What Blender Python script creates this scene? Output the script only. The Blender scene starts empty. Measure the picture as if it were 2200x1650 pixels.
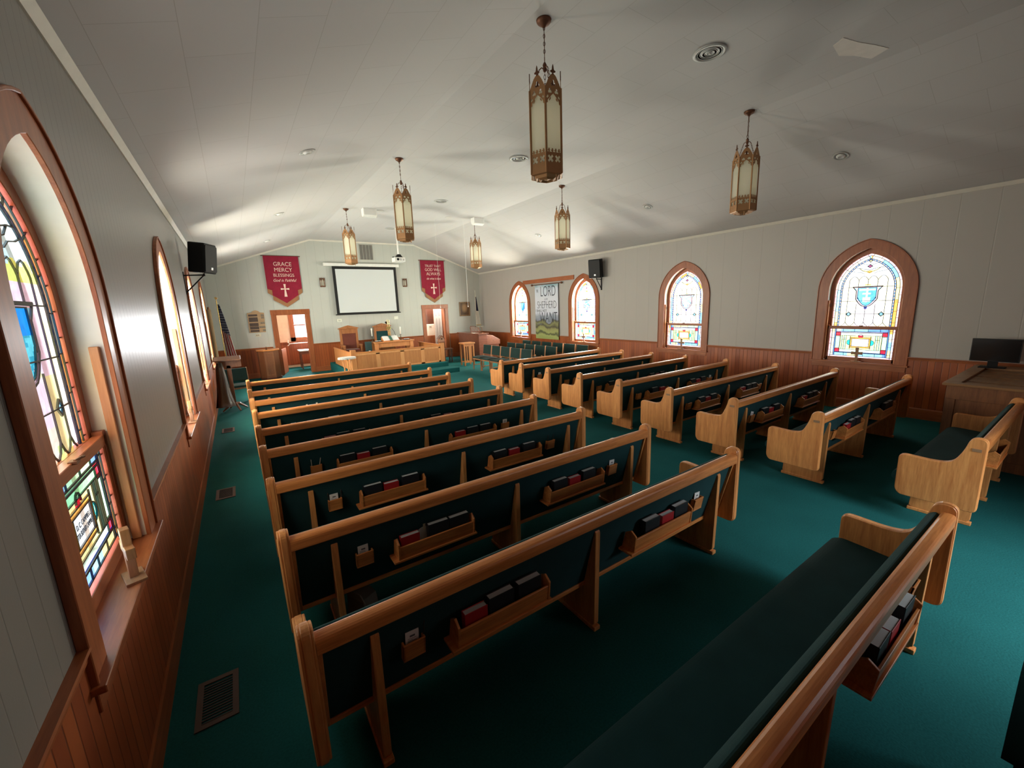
import bpy, math, random
from mathutils import Vector, Matrix
random.seed(7)
PI = math.pi
scene = bpy.context.scene
COL = scene.collection

# ------------------------------------------------------------------ camera
cam_d = bpy.data.cameras.new('camera')
cam = bpy.data.objects.new('camera', cam_d)
COL.objects.link(cam)
CR = Vector((0.82767005, -0.55996931, -0.0373719))
CU = Vector((0.13688113, 0.1368418, 0.98109015))
CF = Vector((0.54426634, 0.81713444, -0.18990909))
M = Matrix.Identity(4)
for i in range(3):
    M[i][0] = CR[i]; M[i][1] = CU[i]; M[i][2] = -CF[i]
M[0][3], M[1][3], M[2][3] = 0.0, 0.0, 2.156
cam.matrix_world = M
cam_d.sensor_width = 36.0
cam_d.lens = 36.0 * 875.5 / 2200.0
cam_d.clip_start = 0.05
cam_d.clip_end = 100
scene.camera = cam

# ------------------------------------------------------------------ world, exposure
scene.view_settings.view_transform = 'Standard'
scene.view_settings.look = 'None'
scene.view_settings.gamma = 1.0
scene.view_settings.exposure = 0.40
scene.view_settings.use_curve_mapping = False
w = bpy.data.worlds.new('sky'); scene.world = w; w.use_nodes = True
bg = w.node_tree.nodes['Background']
bg.inputs[0].default_value = (0.80, 0.84, 0.88, 1)
_tc = w.node_tree.nodes.new('ShaderNodeTexCoord'); _sx = w.node_tree.nodes.new('ShaderNodeSeparateXYZ'); _mr = w.node_tree.nodes.new('ShaderNodeMapRange')
_mr.inputs['From Min'].default_value = -0.4; _mr.inputs['From Max'].default_value = 0.7; _mr.inputs['To Min'].default_value = 1.05; _mr.inputs['To Max'].default_value = 1.9
w.node_tree.links.new(_tc.outputs['Generated'], _sx.inputs[0]); w.node_tree.links.new(_sx.outputs[0], _mr.inputs[0]); w.node_tree.links.new(_mr.outputs[0], bg.inputs[1])
scene.cycles.max_bounces = 8
scene.cycles.diffuse_bounces = 5
scene.cycles.glossy_bounces = 3
scene.cycles.transparent_max_bounces = 8
scene.cycles.sample_clamp_indirect = 6.0
scene.cycles.caustics_reflective = False
scene.cycles.caustics_refractive = False

XL, XR, YF, YB = -0.605, 9.417, 16.511, -1.5
ZE, ZC, ZW = 3.615, 4.71, 1.04
XB1, XB2 = 2.60, 6.444
WT = 0.26
WIN_R = [2.655, 6.245, 9.80, 13.37]
WIN_L = [2.56, 6.20, 9.70, 13.20]

# daylight behind each window
def area(name, loc, rot, sx, sy, power, color=(1, 1, 1)):
    d = bpy.data.lights.new(name, 'AREA'); d.shape = 'RECTANGLE'; d.size = sx; d.size_y = sy
    d.energy = power; d.color = color
    o = bpy.data.objects.new(name, d); COL.objects.link(o); o.location = loc; o.rotation_euler = rot
    return o
P_RIGHT, P_LEFT = (18.0, 75.0, 420.0, 420.0), (28.0, 180.0, 420.0, 420.0)   # rear windows set dimmer to darken the back of the room
for y, p in zip(WIN_R, P_RIGHT):
    area('daylight', (XR + 0.235, y, 1.9), (0, PI / 2, 0), 2.0, 1.05, p, (1.0, 0.99, 0.985))
for y, p in zip(WIN_L, P_LEFT):
    area('daylight', (XL - 0.235, y, 1.9), (0, -PI / 2, 0), 2.0, 1.05, p, (1.0, 0.99, 0.985))
area('daylight', (4.3, YB - 0.5, 2.0), (PI / 2 - 0.75, 0, 0), 1.6, 1.0, 33.0, (0.86, 0.96, 1.0)).data.spread = 1.45      # rear entrance
area('daylight', (2.355, 18.82, 1.70), (-PI / 2, 0, 0), 0.80, 1.1, 260.0, (1.0, 0.97, 0.93))   # vestry window
area('added_fill', (7.3, 16.95, 2.66), (0, 0, 0), 1.0, 0.4, 60.0, (1.0, 0.95, 0.9))               # added fill light to brighten the right side room

# ------------------------------------------------------------------ mesh helpers
class MB:
    def __init__(s):
        s.v = []; s.f = []; s.m = []
    def add(s, vs, fs, mi=0):
        b = len(s.v); s.v += [tuple(p) for p in vs]
        for f in fs: s.f.append(tuple(b + i for i in f)); s.m.append(mi)
        return s
    def box(s, x0, x1, y0, y1, z0, z1, mi=0):
        vs = [(x, y, z) for z in (z0, z1) for y in (y0, y1) for x in (x0, x1)]
        return s.add(vs, [(0, 2, 3, 1), (4, 5, 7, 6), (0, 1, 5, 4), (2, 6, 7, 3), (0, 4, 6, 2), (1, 3, 7, 5)], mi)
    def obox(s, size, mat, mi=0):
        x, y, z = size[0] / 2, size[1] / 2, size[2] / 2
        vs = [mat @ Vector((a, b, c)) for c in (-z, z) for b in (-y, y) for a in (-x, x)]
        return s.add(vs, [(0, 2, 3, 1), (4, 5, 7, 6), (0, 1, 5, 4), (2, 6, 7, 3), (0, 4, 6, 2), (1, 3, 7, 5)], mi)
    def prism(s, poly, axis, a0, a1, mi=0):
        # poly of (p,q): axis x -> (y,z), y -> (x,z), z -> (x,y)
        n = len(poly)
        def P(p, q, a):
            return (a, p, q) if axis == 'x' else ((p, a, q) if axis == 'y' else (p, q, a))
        vs = [P(p, q, a0) for p, q in poly] + [P(p, q, a1) for p, q in poly]
        fs = [tuple(range(n - 1, -1, -1)), tuple(range(n, 2 * n))]
        fs += [(i, (i + 1) % n, n + (i + 1) % n, n + i) for i in range(n)]
        return s.add(vs, fs, mi)
    def tube(s, pts, r, n=8, mi=0, closed=False, cap=True):
        pts = [Vector(p) for p in pts]; k = len(pts); vs = []
        rr = r if isinstance(r, (list, tuple)) else [r] * k
        up = None
        for i, p in enumerate(pts):
            if closed: t = pts[(i + 1) % k] - pts[i - 1]
            else: t = pts[min(i + 1, k - 1)] - pts[max(i - 1, 0)]
            t.normalize()
            if up is None or abs(up.dot(t)) > 0.99:
                up = Vector((0, 0, 1)) if abs(t.z) < 0.9 else Vector((1, 0, 0))
            a = t.cross(up).normalized(); b = a.cross(t).normalized(); up = b
            for j in range(n):
                an = 2 * PI * j / n
                vs.append(p + (a * math.cos(an) + b * math.sin(an)) * rr[i])
        fs = []
        for i in range(k if closed else k - 1):
            i2 = (i + 1) % k
            for j in range(n):
                j2 = (j + 1) % n
                fs.append((i * n + j, i * n + j2, i2 * n + j2, i2 * n + j))
        if cap and not closed:
            fs.append(tuple(range(n - 1, -1, -1))); fs.append(tuple((k - 1) * n + j for j in range(n)))
        return s.add(vs, fs, mi)
    def lathe(s, prof, c=(0, 0, 0), n=20, mi=0, mat=None):
        vs = []; k = len(prof)
        for r, z in prof:
            for j in range(n):
                an = 2 * PI * j / n
                p = Vector((r * math.cos(an), r * math.sin(an), z))
                if mat is not None: p = mat @ p
                vs.append((p.x + c[0], p.y + c[1], p.z + c[2]))
        fs = []
        for i in range(k - 1):
            for j in range(n):
                j2 = (j + 1) % n
                fs.append((i * n + j, i * n + j2, (i + 1) * n + j2, (i + 1) * n + j))
        if prof[0][0] > 1e-6: fs.append(tuple(range(n - 1, -1, -1)))
        if prof[-1][0] > 1e-6: fs.append(tuple((k - 1) * n + j for j in range(n)))
        return s.add(vs, fs, mi)
    def mesh(s, name, mats, smooth=False):
        me = bpy.data.meshes.new(name); me.from_pydata(s.v, [], s.f)
        for m in (mats if isinstance(mats, (list, tuple)) else [mats]): me.materials.append(m)
        if any(s.m):
            for p, mi in zip(me.polygons, s.m): p.material_index = mi
        if smooth:
            for p in me.polygons: p.use_smooth = True
        me.update()
        return me
    def build(s, name, mats, parent=None, smooth=False, bevel=0.0, seg=2):
        o = bpy.data.objects.new(name, s.mesh(name, mats, smooth)); COL.objects.link(o)
        if parent is not None: o.parent = parent
        if bevel > 0:
            b = o.modifiers.new('bevel', 'BEVEL'); b.width = bevel; b.segments = seg
            b.limit_method = 'ANGLE'; b.angle_limit = math.radians(40); b.harden_normals = False
        return o

def fillet(poly, rad, n=4):
    """round the corners of a 2D polygon; rad: a number or a list"""
    out = []; k = len(poly)
    for i in range(k):
        r = rad[i] if isinstance(rad, (list, tuple)) else rad
        p = Vector(poly[i]); a = Vector(poly[i - 1]) - p; b = Vector(poly[(i + 1) % k]) - p
        if r <= 0: out.append(tuple(p)); continue
        la, lb = a.length, b.length
        t = min(r, la * 0.49, lb * 0.49)
        p0 = p + a * (t / la); p2 = p + b * (t / lb)
        for j in range(n + 1):
            u = j / n
            q = p0 * (1 - u) ** 2 + p * 2 * u * (1 - u) + p2 * u * u
            out.append((q.x, q.y))
    return out

def T(x, y, z, rz=0.0, rx=0.0, ry=0.0):
    return Matrix.Translation((x, y, z)) @ Matrix.Rotation(rz, 4, 'Z') @ Matrix.Rotation(ry, 4, 'Y') @ Matrix.Rotation(rx, 4, 'X')

def tag(o, label, cat, group=None):
    o['label'] = label; o['category'] = cat
    if group: o['group'] = group
    return o
def thing(name, label, cat, loc=(0, 0, 0), rz=0.0, group=None):
    o = bpy.data.objects.new(name, None); COL.objects.link(o)
    o.location = loc; o.rotation_euler = (0, 0, rz); o.empty_display_size = 0.1
    return tag(o, label, cat, group)
def struct(o):
    o['kind'] = 'structure'; return o
def dup(root, loc=None, rz=None, label=None, group=None):
    r = root.copy(); COL.objects.link(r)
    if loc is not None: r.location = loc
    if rz is not None: r.rotation_euler = (0, 0, rz)
    if label: r['label'] = label
    if group: r['group'] = group
    for ch in list(root.children):
        c = ch.copy(); COL.objects.link(c); c.parent = r
        for g in list(ch.children):
            d = g.copy(); COL.objects.link(d); d.parent = c
    return r

# ------------------------------------------------------------------ materials
def new_mat(name):
    m = bpy.data.materials.new(name); m.use_nodes = True
    nt = m.node_tree; b = nt.nodes['Principled BSDF']
    return m, nt, b
def N(nt, t, **k):
    n = nt.nodes.new(t)
    for a, v in k.items(): setattr(n, a, v)
    return n
def plain(name, c, rough=0.6, metal=0.0, spec=0.5, emit=0.0, bump=0.0, bscale=200.0, coat=0.0):
    m, nt, b = new_mat(name)
    b.inputs['Base Color'].default_value = (*c, 1); b.inputs['Roughness'].default_value = rough
    b.inputs['Metallic'].default_value = metal; b.inputs['Specular IOR Level'].default_value = spec
    b.inputs['Coat Weight'].default_value = coat
    tc = N(nt, 'ShaderNodeTexCoord')
    nz = N(nt, 'ShaderNodeTexNoise'); nz.inputs['Scale'].default_value = bscale if bump else 9.0
    nt.links.new(tc.outputs['Object'], nz.inputs['Vector'])
    mx = N(nt, 'ShaderNodeMix', data_type='RGBA'); mx.inputs[6].default_value = (*[x * 0.9 for x in c], 1)
    mx.inputs[7].default_value = (*[min(1, x * 1.1) for x in c], 1)
    nt.links.new(nz.outputs['Fac'], mx.inputs[0]); nt.links.new(mx.outputs[2], b.inputs['Base Color'])
    if emit:
        b.inputs['Emission Color'].default_value = (*c, 1); b.inputs['Emission Strength'].default_value = emit
    if bump:
        bp = N(nt, 'ShaderNodeBump'); bp.inputs['Strength'].default_value = bump; bp.inputs['Distance'].default_value = 0.002
        nt.links.new(nz.outputs['Fac'], bp.inputs['Height']); nt.links.new(bp.outputs['Normal'], b.inputs['Normal'])
    return m
def wood(name, dark, light, axis='x', rough=0.42, coat=0.08, scale=1.0, vary=0.10):
    m, nt, b = new_mat(name)
    tc = N(nt, 'ShaderNodeTexCoord'); mp = N(nt, 'ShaderNodeMapping')
    st = {'x': (1.2, 14, 14), 'y': (14, 1.2, 14), 'z': (14, 14, 1.2)}[axis]
    mp.inputs['Scale'].default_value = [q * scale for q in st]
    nt.links.new(tc.outputs['Object'], mp.inputs['Vector'])
    oi = N(nt, 'ShaderNodeObjectInfo')
    ad = N(nt, 'ShaderNodeVectorMath', operation='ADD'); cmb = N(nt, 'ShaderNodeCombineXYZ')
    ml = N(nt, 'ShaderNodeMath', operation='MULTIPLY'); ml.inputs[1].default_value = 13.0
    nt.links.new(oi.outputs['Random'], ml.inputs[0])
    for i in range(3): nt.links.new(ml.outputs[0], cmb.inputs[i])
    nt.links.new(mp.outputs[0], ad.inputs[0]); nt.links.new(cmb.outputs[0], ad.inputs[1])
    n1 = N(nt, 'ShaderNodeTexNoise'); n1.inputs['Scale'].default_value = 1.6; n1.inputs['Detail'].default_value = 6; n1.inputs['Distortion'].default_value = 0.6
    n2 = N(nt, 'ShaderNodeTexNoise'); n2.inputs['Scale'].default_value = 9.0; n2.inputs['Detail'].default_value = 3
    nt.links.new(ad.outputs[0], n1.inputs['Vector']); nt.links.new(ad.outputs[0], n2.inputs['Vector'])
    r1 = N(nt, 'ShaderNodeValToRGB'); r1.color_ramp.elements[0].position = 0.32; r1.color_ramp.elements[1].position = 0.68
    r1.color_ramp.elements[0].color = (*dark, 1); r1.color_ramp.elements[1].color = (*light, 1)
    mixf = N(nt, 'ShaderNodeMix', data_type='FLOAT'); mixf.inputs[0].default_value = 0.35
    nt.links.new(n1.outputs['Fac'], mixf.inputs[2]); nt.links.new(n2.outputs['Fac'], mixf.inputs[3])
    nt.links.new(mixf.outputs[0], r1.inputs[0])
    hs = N(nt, 'ShaderNodeHueSaturation'); mr = N(nt, 'ShaderNodeMapRange')
    mr.inputs['To Min'].default_value = 1 - vary; mr.inputs['To Max'].default_value = 1 + vary
    nt.links.new(oi.outputs['Random'], mr.inputs[0]); nt.links.new(mr.outputs[0], hs.inputs['Value'])
    nt.links.new(r1.outputs[0], hs.inputs['Color']); nt.links.new(hs.outputs[0], b.inputs['Base Color'])
    b.inputs['Roughness'].default_value = rough; b.inputs['Coat Weight'].default_value = coat; b.inputs['Coat Roughness'].default_value = 0.22
    bp = N(nt, 'ShaderNodeBump'); bp.inputs['Strength'].default_value = 0.12; bp.inputs['Distance'].default_value = 0.002
    nt.links.new(n2.outputs['Fac'], bp.inputs['Height']); nt.links.new(bp.outputs['Normal'], b.inputs['Normal'])
    return m
def groove_mat(name, axis, c, period, width, depth=0.5, rough=0.45, boards=0.0, woodlike=False, dark=None, spec=0.5):
    """painted or stained boards with vertical grooves every PERIOD metres along AXIS"""
    m, nt, b = new_mat(name)
    geo = N(nt, 'ShaderNodeNewGeometry'); sx = N(nt, 'ShaderNodeSeparateXYZ'); nt.links.new(geo.outputs['Position'], sx.inputs[0])
    src = sx.outputs[0 if axis == 'x' else 1]
    dv = N(nt, 'ShaderNodeMath', operation='DIVIDE'); dv.inputs[1].default_value = period; nt.links.new(src, dv.inputs[0])
    fr = N(nt, 'ShaderNodeMath', operation='FRACT'); nt.links.new(dv.outputs[0], fr.inputs[0])
    pp = N(nt, 'ShaderNodeMath', operation='PINGPONG'); pp.inputs[1].default_value = 0.5; nt.links.new(fr.outputs[0], pp.inputs[0])
    mr = N(nt, 'ShaderNodeMapRange'); mr.inputs['From Max'].default_value = width / period; nt.links.new(pp.outputs[0], mr.inputs[0])
    fl = N(nt, 'ShaderNodeMath', operation='FLOOR'); nt.links.new(dv.outputs[0], fl.inputs[0])
    wn = N(nt, 'ShaderNodeTexWhiteNoise', noise_dimensions='1D'); nt.links.new(fl.outputs[0], wn.inputs['W'])
    nz = N(nt, 'ShaderNodeTexNoise'); mp = N(nt, 'ShaderNodeMapping')
    mp.inputs['Scale'].default_value = (18, 18, 1.5) if woodlike else (1.5, 1.5, 1.5)
    nz.inputs['Scale'].default_value = 2.0; nz.inputs['Detail'].default_value = 5
    nt.links.new(geo.outputs['Position'], mp.inputs[0]); nt.links.new(mp.outputs[0], nz.inputs['Vector'])
    base = N(nt, 'ShaderNodeMix', data_type='RGBA')
    lo = dark if dark else tuple(x * 0.94 for x in c)
    base.inputs[6].default_value = (*lo, 1); base.inputs[7].default_value = (*c, 1)
    mm = N(nt, 'ShaderNodeMix', data_type='FLOAT'); mm.inputs[0].default_value = boards
    nt.links.new(nz.outputs['Fac'], mm.inputs[2]); nt.links.new(wn.outputs['Value'], mm.inputs[3]); nt.links.new(mm.outputs[0], base.inputs[0])
    gr = N(nt, 'ShaderNodeMix', data_type='RGBA'); gr.inputs[6].default_value = (*[x * (1 - depth) for x in lo], 1)
    nt.links.new(mr.outputs[0], gr.inputs[0]); nt.links.new(base.outputs[2], gr.inputs[7]); nt.links.new(gr.outputs[2], b.inputs['Base Color'])
    b.inputs['Roughness'].default_value = rough; b.inputs['Specular IOR Level'].default_value = spec
    n2 = N(nt, 'ShaderNodeTexNoise'); n2.inputs['Scale'].default_value = 120.0; nt.links.new(geo.outputs['Position'], n2.inputs['Vector'])
    ad = N(nt, 'ShaderNodeMath', operation='MULTIPLY_ADD'); ad.inputs[1].default_value = 0.12
    nt.links.new(n2.outputs['Fac'], ad.inputs[0]); nt.links.new(mr.outputs[0], ad.inputs[2])
    bp = N(nt, 'ShaderNodeBump'); bp.inputs['Strength'].default_value = 0.5; bp.inputs['Distance'].default_value = 0.003
    nt.links.new(ad.outputs[0], bp.inputs['Height']); nt.links.new(bp.outputs['Normal'], b.inputs['Normal'])
    return m
def fabric(name, c, scale=350.0, rough=0.9, sheen=0.2, var=0.25):
    m, nt, b = new_mat(name)
    tc = N(nt, 'ShaderNodeTexCoord')
    nz = N(nt, 'ShaderNodeTexNoise'); nz.inputs['Scale'].default_value = scale; nz.inputs['Detail'].default_value = 2
    n2 = N(nt, 'ShaderNodeTexNoise'); n2.inputs['Scale'].default_value = 6.0
    nt.links.new(tc.outputs['Object'], nz.inputs['Vector']); nt.links.new(tc.outputs['Object'], n2.inputs['Vector'])
    ad = N(nt, 'ShaderNodeMath', operation='MULTIPLY'); nt.links.new(nz.outputs['Fac'], ad.inputs[0]); nt.links.new(n2.outputs['Fac'], ad.inputs[1])
    mx = N(nt, 'ShaderNodeMix', data_type='RGBA'); mx.inputs[6].default_value = (*[x * (1 - var) for x in c], 1); mx.inputs[7].default_value = (*[x * (1 + var * 2) for x in c], 1)
    nt.links.new(ad.outputs[0], mx.inputs[0]); nt.links.new(mx.outputs[2], b.inputs['Base Color'])
    b.inputs['Roughness'].default_value = rough; b.inputs['Specular IOR Level'].default_value = 0.2
    b.inputs['Sheen Weight'].default_value = sheen; b.inputs['Sheen Roughness'].default_value = 0.5
    bp = N(nt, 'ShaderNodeBump'); bp.inputs['Strength'].default_value = 0.4; bp.inputs['Distance'].default_value = 0.002
    nt.links.new(nz.outputs['Fac'], bp.inputs['Height']); nt.links.new(bp.outputs['Normal'], b.inputs['Normal'])
    return m

OAK_D, OAK_L = (0.46, 0.14, 0.034), (0.80, 0.31, 0.088)
oak_x = wood('oak_x', OAK_D, OAK_L, 'x', rough=0.36, coat=0.18)
oak_y = wood('oak_y', OAK_D, OAK_L, 'y')
oak_z = wood('oak_z', (0.52, 0.18, 0.05), (0.84, 0.38, 0.122), 'z', vary=0.06)
rail_oak = wood('rail_oak', (0.50, 0.19, 0.062), (0.63, 0.265, 0.09), 'z', rough=0.5, coat=0.1)
casing_wood = wood('casing_wood', (0.24, 0.060, 0.018), (0.43, 0.13, 0.042), 'z', rough=0.4, coat=0.06, vary=0.05)
casing_wood_h = wood('casing_wood_h', (0.24, 0.060, 0.018), (0.43, 0.13, 0.042), 'y', rough=0.4, coat=0.06, vary=0.05)
casing_wood_x = wood('casing_wood_x', (0.24, 0.060, 0.018), (0.43, 0.13, 0.042), 'x', rough=0.4, coat=0.06, vary=0.05)
dark_wood = wood('dark_wood', (0.06, 0.018, 0.01), (0.12, 0.04, 0.02), 'x', rough=0.35)
piano_wood = wood('piano_wood', (0.12, 0.035, 0.022), (0.24, 0.085, 0.05), 'x', rough=0.3, coat=0.4)
paint_front_lit = groove_mat('paint_front_lit', 'x', (0.53, 0.545, 0.505), 0.305, 0.008, 0.13, rough=0.5)  # one wall paint in three tones; this copy carries the brighter light
paint_left_shaded = groove_mat('paint_left_shaded', 'y', (0.265, 0.255, 0.235), 0.102, 0.004, 0.12, rough=0.33, spec=0.20)  # same paint darkened, the left wall's shade put into the colour
paint_right_shaded = groove_mat('paint_right_shaded', 'y', (0.445, 0.418, 0.388), 0.405, 0.010, 0.05, rough=0.5)  # same paint in a middle tone, its dimmer light put into the colour
paint_plain = plain('paint_plain', (0.70, 0.66, 0.58), 0.5)
reveal_white = plain('reveal_white', (0.80, 0.77, 0.68), 0.4)
wains_x = groove_mat('wainscot_boards_x', 'x', (0.44, 0.11, 0.026), 0.085, 0.006, 0.6, 0.42, 0.6, True, (0.24, 0.048, 0.012))
wains_y = groove_mat('wainscot_boards_y', 'y', (0.44, 0.11, 0.026), 0.085, 0.006, 0.6, 0.42, 0.6, True, (0.24, 0.048, 0.012))
pew_green = fabric('pew_green', (0.010, 0.050, 0.054), sheen=0.04)
chair_green = fabric('chair_green', (0.018, 0.042, 0.038), sheen=.05)
brass = plain('antique_brass', (0.42, 0.22, 0.10), 0.45, 0.55)
brass_dark = plain('brass_dark', (0.16, 0.07, 0.04), 0.5, 0.7)
gold = plain('polished_brass', (0.85, 0.62, 0.25), 0.25, 1.0)
black_plastic = plain('black_plastic', (0.007, 0.007, 0.008), 0.6, spec=0.2, bump=0.3)
black_metal = plain('black_metal', (0.02, 0.02, 0.02), 0.4, 0.6)
white_plastic = plain('white_plastic', (0.85, 0.85, 0.82), 0.4)
white_paper = plain('white_paper', (0.82, 0.82, 0.80), 0.8)
page_mat = plain('page_edges', (0.74, 0.75, 0.74), 0.8)
black_cover = plain('black_book_cover', (0.012, 0.014, 0.018), 0.5, bump=0.2)
red_cover = plain('red_book_cover', (0.42, 0.015, 0.02), 0.5, bump=0.2)
grey_metal = plain('grey_metal', (0.5, 0.5, 0.5), 0.35, 0.6)
dark_hole = plain('dark_recess', (0.01, 0.01, 0.01), 0.9)
silver = plain('aluminium_ring', (0.5, 0.5, 0.48), 0.35)
screen_white = plain('screen_fabric', (0.64, 0.68, 0.69), 0.9, bump=.1, bscale=900)
screen_black = plain('screen_border', (0.008, 0.008, 0.009), 0.8)
crimson = fabric('banner_crimson', (0.29, 0.012, 0.038), 60, 0.7, 0.2, 0.35)
banner_gold = fabric('banner_gold', (0.36, 0.17, 0.08), 60, 0.7, 0.2, 0.2)
letter_pink = plain('pale_lettering', (0.85, 0.62, 0.55), 0.8)
letter_dark = plain('dark_lettering', (0.04, 0.05, 0.07), 0.8)
lead_mat = plain('lead_came', (0.015, 0.015, 0.018), 0.5, 0.3)
card_print = plain('card_print', (0.12, 0.12, 0.13), 0.8)

# carpet
carpet, nt, b = new_mat('teal_carpet')
geo = N(nt, 'ShaderNodeNewGeometry')
n1 = N(nt, 'ShaderNodeTexNoise'); n1.inputs['Scale'].default_value = 90; n1.inputs['Detail'].default_value = 3
n2 = N(nt, 'ShaderNodeTexNoise'); n2.inputs['Scale'].default_value = 2.2; n2.inputs['Detail'].default_value = 4
nt.links.new(geo.outputs['Position'], n1.inputs['Vector']); nt.links.new(geo.outputs['Position'], n2.inputs['Vector'])
mx = N(nt, 'ShaderNodeMix', data_type='RGBA'); mx.inputs[6].default_value = (0.004, 0.047, 0.049, 1); mx.inputs[7].default_value = (0.019, 0.155, 0.155, 1)
mf = N(nt, 'ShaderNodeMix', data_type='FLOAT'); mf.inputs[0].default_value = 0.35
nt.links.new(n1.outputs['Fac'], mf.inputs[2]); nt.links.new(n2.outputs['Fac'], mf.inputs[3]); nt.links.new(mf.outputs[0], mx.inputs[0])
nt.links.new(mx.outputs[2], b.inputs['Base Color']); b.inputs['Roughness'].default_value = 0.95; b.inputs['Specular IOR Level'].default_value = 0.1
bp = N(nt, 'ShaderNodeBump'); bp.inputs['Strength'].default_value = 0.6; bp.inputs['Distance'].default_value = 0.004
nt.links.new(n1.outputs['Fac'], bp.inputs['Height']); nt.links.new(bp.outputs['Normal'], b.inputs['Normal'])

# ceiling tiles
ceil_mat, nt, b = new_mat('ceiling_tiles')
geo = N(nt, 'ShaderNodeNewGeometry'); mp = N(nt, 'ShaderNodeMapping'); mp.inputs['Rotation'].default_value = (0, 0, PI / 2)
mp.inputs['Location'].default_value = (0.0, 0.03, 0)
br = N(nt, 'ShaderNodeTexBrick'); br.inputs['Scale'].default_value = 1.0; br.inputs['Brick Width'].default_value = 0.81; br.inputs['Row Height'].default_value = 0.413
br.inputs['Mortar Size'].default_value = 0.0022; br.inputs['Mortar Smooth'].default_value = 0.3
br.inputs['Color1'].default_value = (0.575, 0.562, 0.56, 1); br.inputs['Color2'].default_value = (0.59, 0.577, 0.575, 1); br.inputs['Mortar'].default_value = (0.44, 0.425, 0.41, 1)
flat = N(nt, 'ShaderNodeVectorMath', operation='MULTIPLY'); flat.inputs[1].default_value = (1, 1, 0)
nt.links.new(geo.outputs['Position'], flat.inputs[0]); nt.links.new(flat.outputs[0], mp.inputs[0]); nt.links.new(mp.outputs[0], br.inputs['Vector'])
nt.links.new(br.outputs['Color'], b.inputs['Base Color']); b.inputs['Roughness'].default_value = 0.7

# opalescent stained glass
glass, nt, b = new_mat('stained_glass')
nt.nodes.remove(b); out = nt.nodes['Material Output']
at = N(nt, 'ShaderNodeAttribute', attribute_name='pane_colour')
tcg = N(nt, 'ShaderNodeTexCoord'); ng = N(nt, 'ShaderNodeTexNoise'); ng.inputs['Scale'].default_value = 14; ng.inputs['Detail'].default_value = 4; ng.inputs['Distortion'].default_value = 1.2
nt.links.new(tcg.outputs['Object'], ng.inputs['Vector'])
mrg = N(nt, 'ShaderNodeMapRange'); mrg.inputs['From Min'].default_value = 0.3; mrg.inputs['From Max'].default_value = 0.7; mrg.inputs['To Min'].default_value = 0.82; mrg.inputs['To Max'].default_value = 1.12
nt.links.new(ng.outputs['Fac'], mrg.inputs[0])
sc = N(nt, 'ShaderNodeVectorMath', operation='SCALE'); nt.links.new(at.outputs['Color'], sc.inputs[0]); nt.links.new(mrg.outputs[0], sc.inputs['Scale'])
tr = N(nt, 'ShaderNodeBsdfTransparent'); nt.links.new(sc.outputs[0], tr.inputs[0])
gl = N(nt, 'ShaderNodeBsdfGlossy'); gl.inputs['Roughness'].default_value = 0.15
ms = N(nt, 'ShaderNodeMixShader'); ms.inputs[0].default_value = 0.03
nt.links.new(tr.outputs[0], ms.inputs[1]); nt.links.new(gl.outputs[0], ms.inputs[2]); nt.links.new(ms.outputs[0], out.inputs[0])

# frosted lantern glass
frost, nt, b = new_mat('lantern_glass')
b.inputs['Base Color'].default_value = (0.98, 0.96, 0.84, 1); b.inputs['Roughness'].default_value = 0.45
b.inputs['Subsurface Weight'].default_value = 0.0
trl = N(nt, 'ShaderNodeBsdfTranslucent'); trl.inputs[0].default_value = (1.0, 0.98, 0.84, 1)
nzf = N(nt, 'ShaderNodeTexNoise'); nzf.inputs['Scale'].default_value = 160
bpf = N(nt, 'ShaderNodeBump'); bpf.inputs['Strength'].default_value = 0.25; nt.links.new(nzf.outputs['Fac'], bpf.inputs['Height']); nt.links.new(bpf.outputs['Normal'], b.inputs['Normal'])
msf = N(nt, 'ShaderNodeMixShader'); msf.inputs[0].default_value = 0.62
nt.links.new(b.outputs[0], msf.inputs[1]); nt.links.new(trl.outputs[0], msf.inputs[2]); nt.links.new(msf.outputs[0], nt.nodes['Material Output'].inputs[0])
clear_glass, nt, b = new_mat('plain_window_glass')
nt.nodes.remove(b); tr = N(nt, 'ShaderNodeBsdfTransparent'); tr.inputs[0].default_value = (0.95, 0.97, 1, 1)
gl = N(nt, 'ShaderNodeBsdfGlossy'); gl.inputs['Roughness'].default_value = 0.02; ms = N(nt, 'ShaderNodeMixShader'); ms.inputs[0].default_value = 0.05
nt.links.new(tr.outputs[0], ms.inputs[1]); nt.links.new(gl.outputs[0], ms.inputs[2]); nt.links.new(ms.outputs[0], nt.nodes['Material Output'].inputs[0])

# ------------------------------------------------------------------ room shell
def arch_half(v, half, spring, apex):
    """half-width of a two-centred arch at height v"""
    rise = apex - spring
    if v <= spring: return half
    if v >= apex: return 0.0
    R = (half * half + rise * rise) / (2 * half)
    return max(0.0, math.sqrt(max(0.0, R * R - (v - spring) ** 2)) - (R - half))
def arch_height(u, half, spring, apex):
    rise = apex - spring; R = (half * half + rise * rise) / (2 * half)
    return spring + math.sqrt(max(0.0, R * R - (abs(u) + R - half) ** 2))
def arch_pts(half, spring, apex, n=14):
    """outline from left springing over the apex to right springing"""
    rise = apex - spring; R = (half * half + rise * rise) / (2 * half); a1 = math.acos((R - half) / R)
    pts = [(-(R * math.cos(a1 * i / n) - (R - half)), spring + R * math.sin(a1 * i / n)) for i in range(n + 1)]
    return pts + [(-p, q) for p, q in pts[-2::-1]]
OH, OSP, OAP, OZ0 = 0.545, 2.20, 2.915, 0.88        # wall opening
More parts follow.
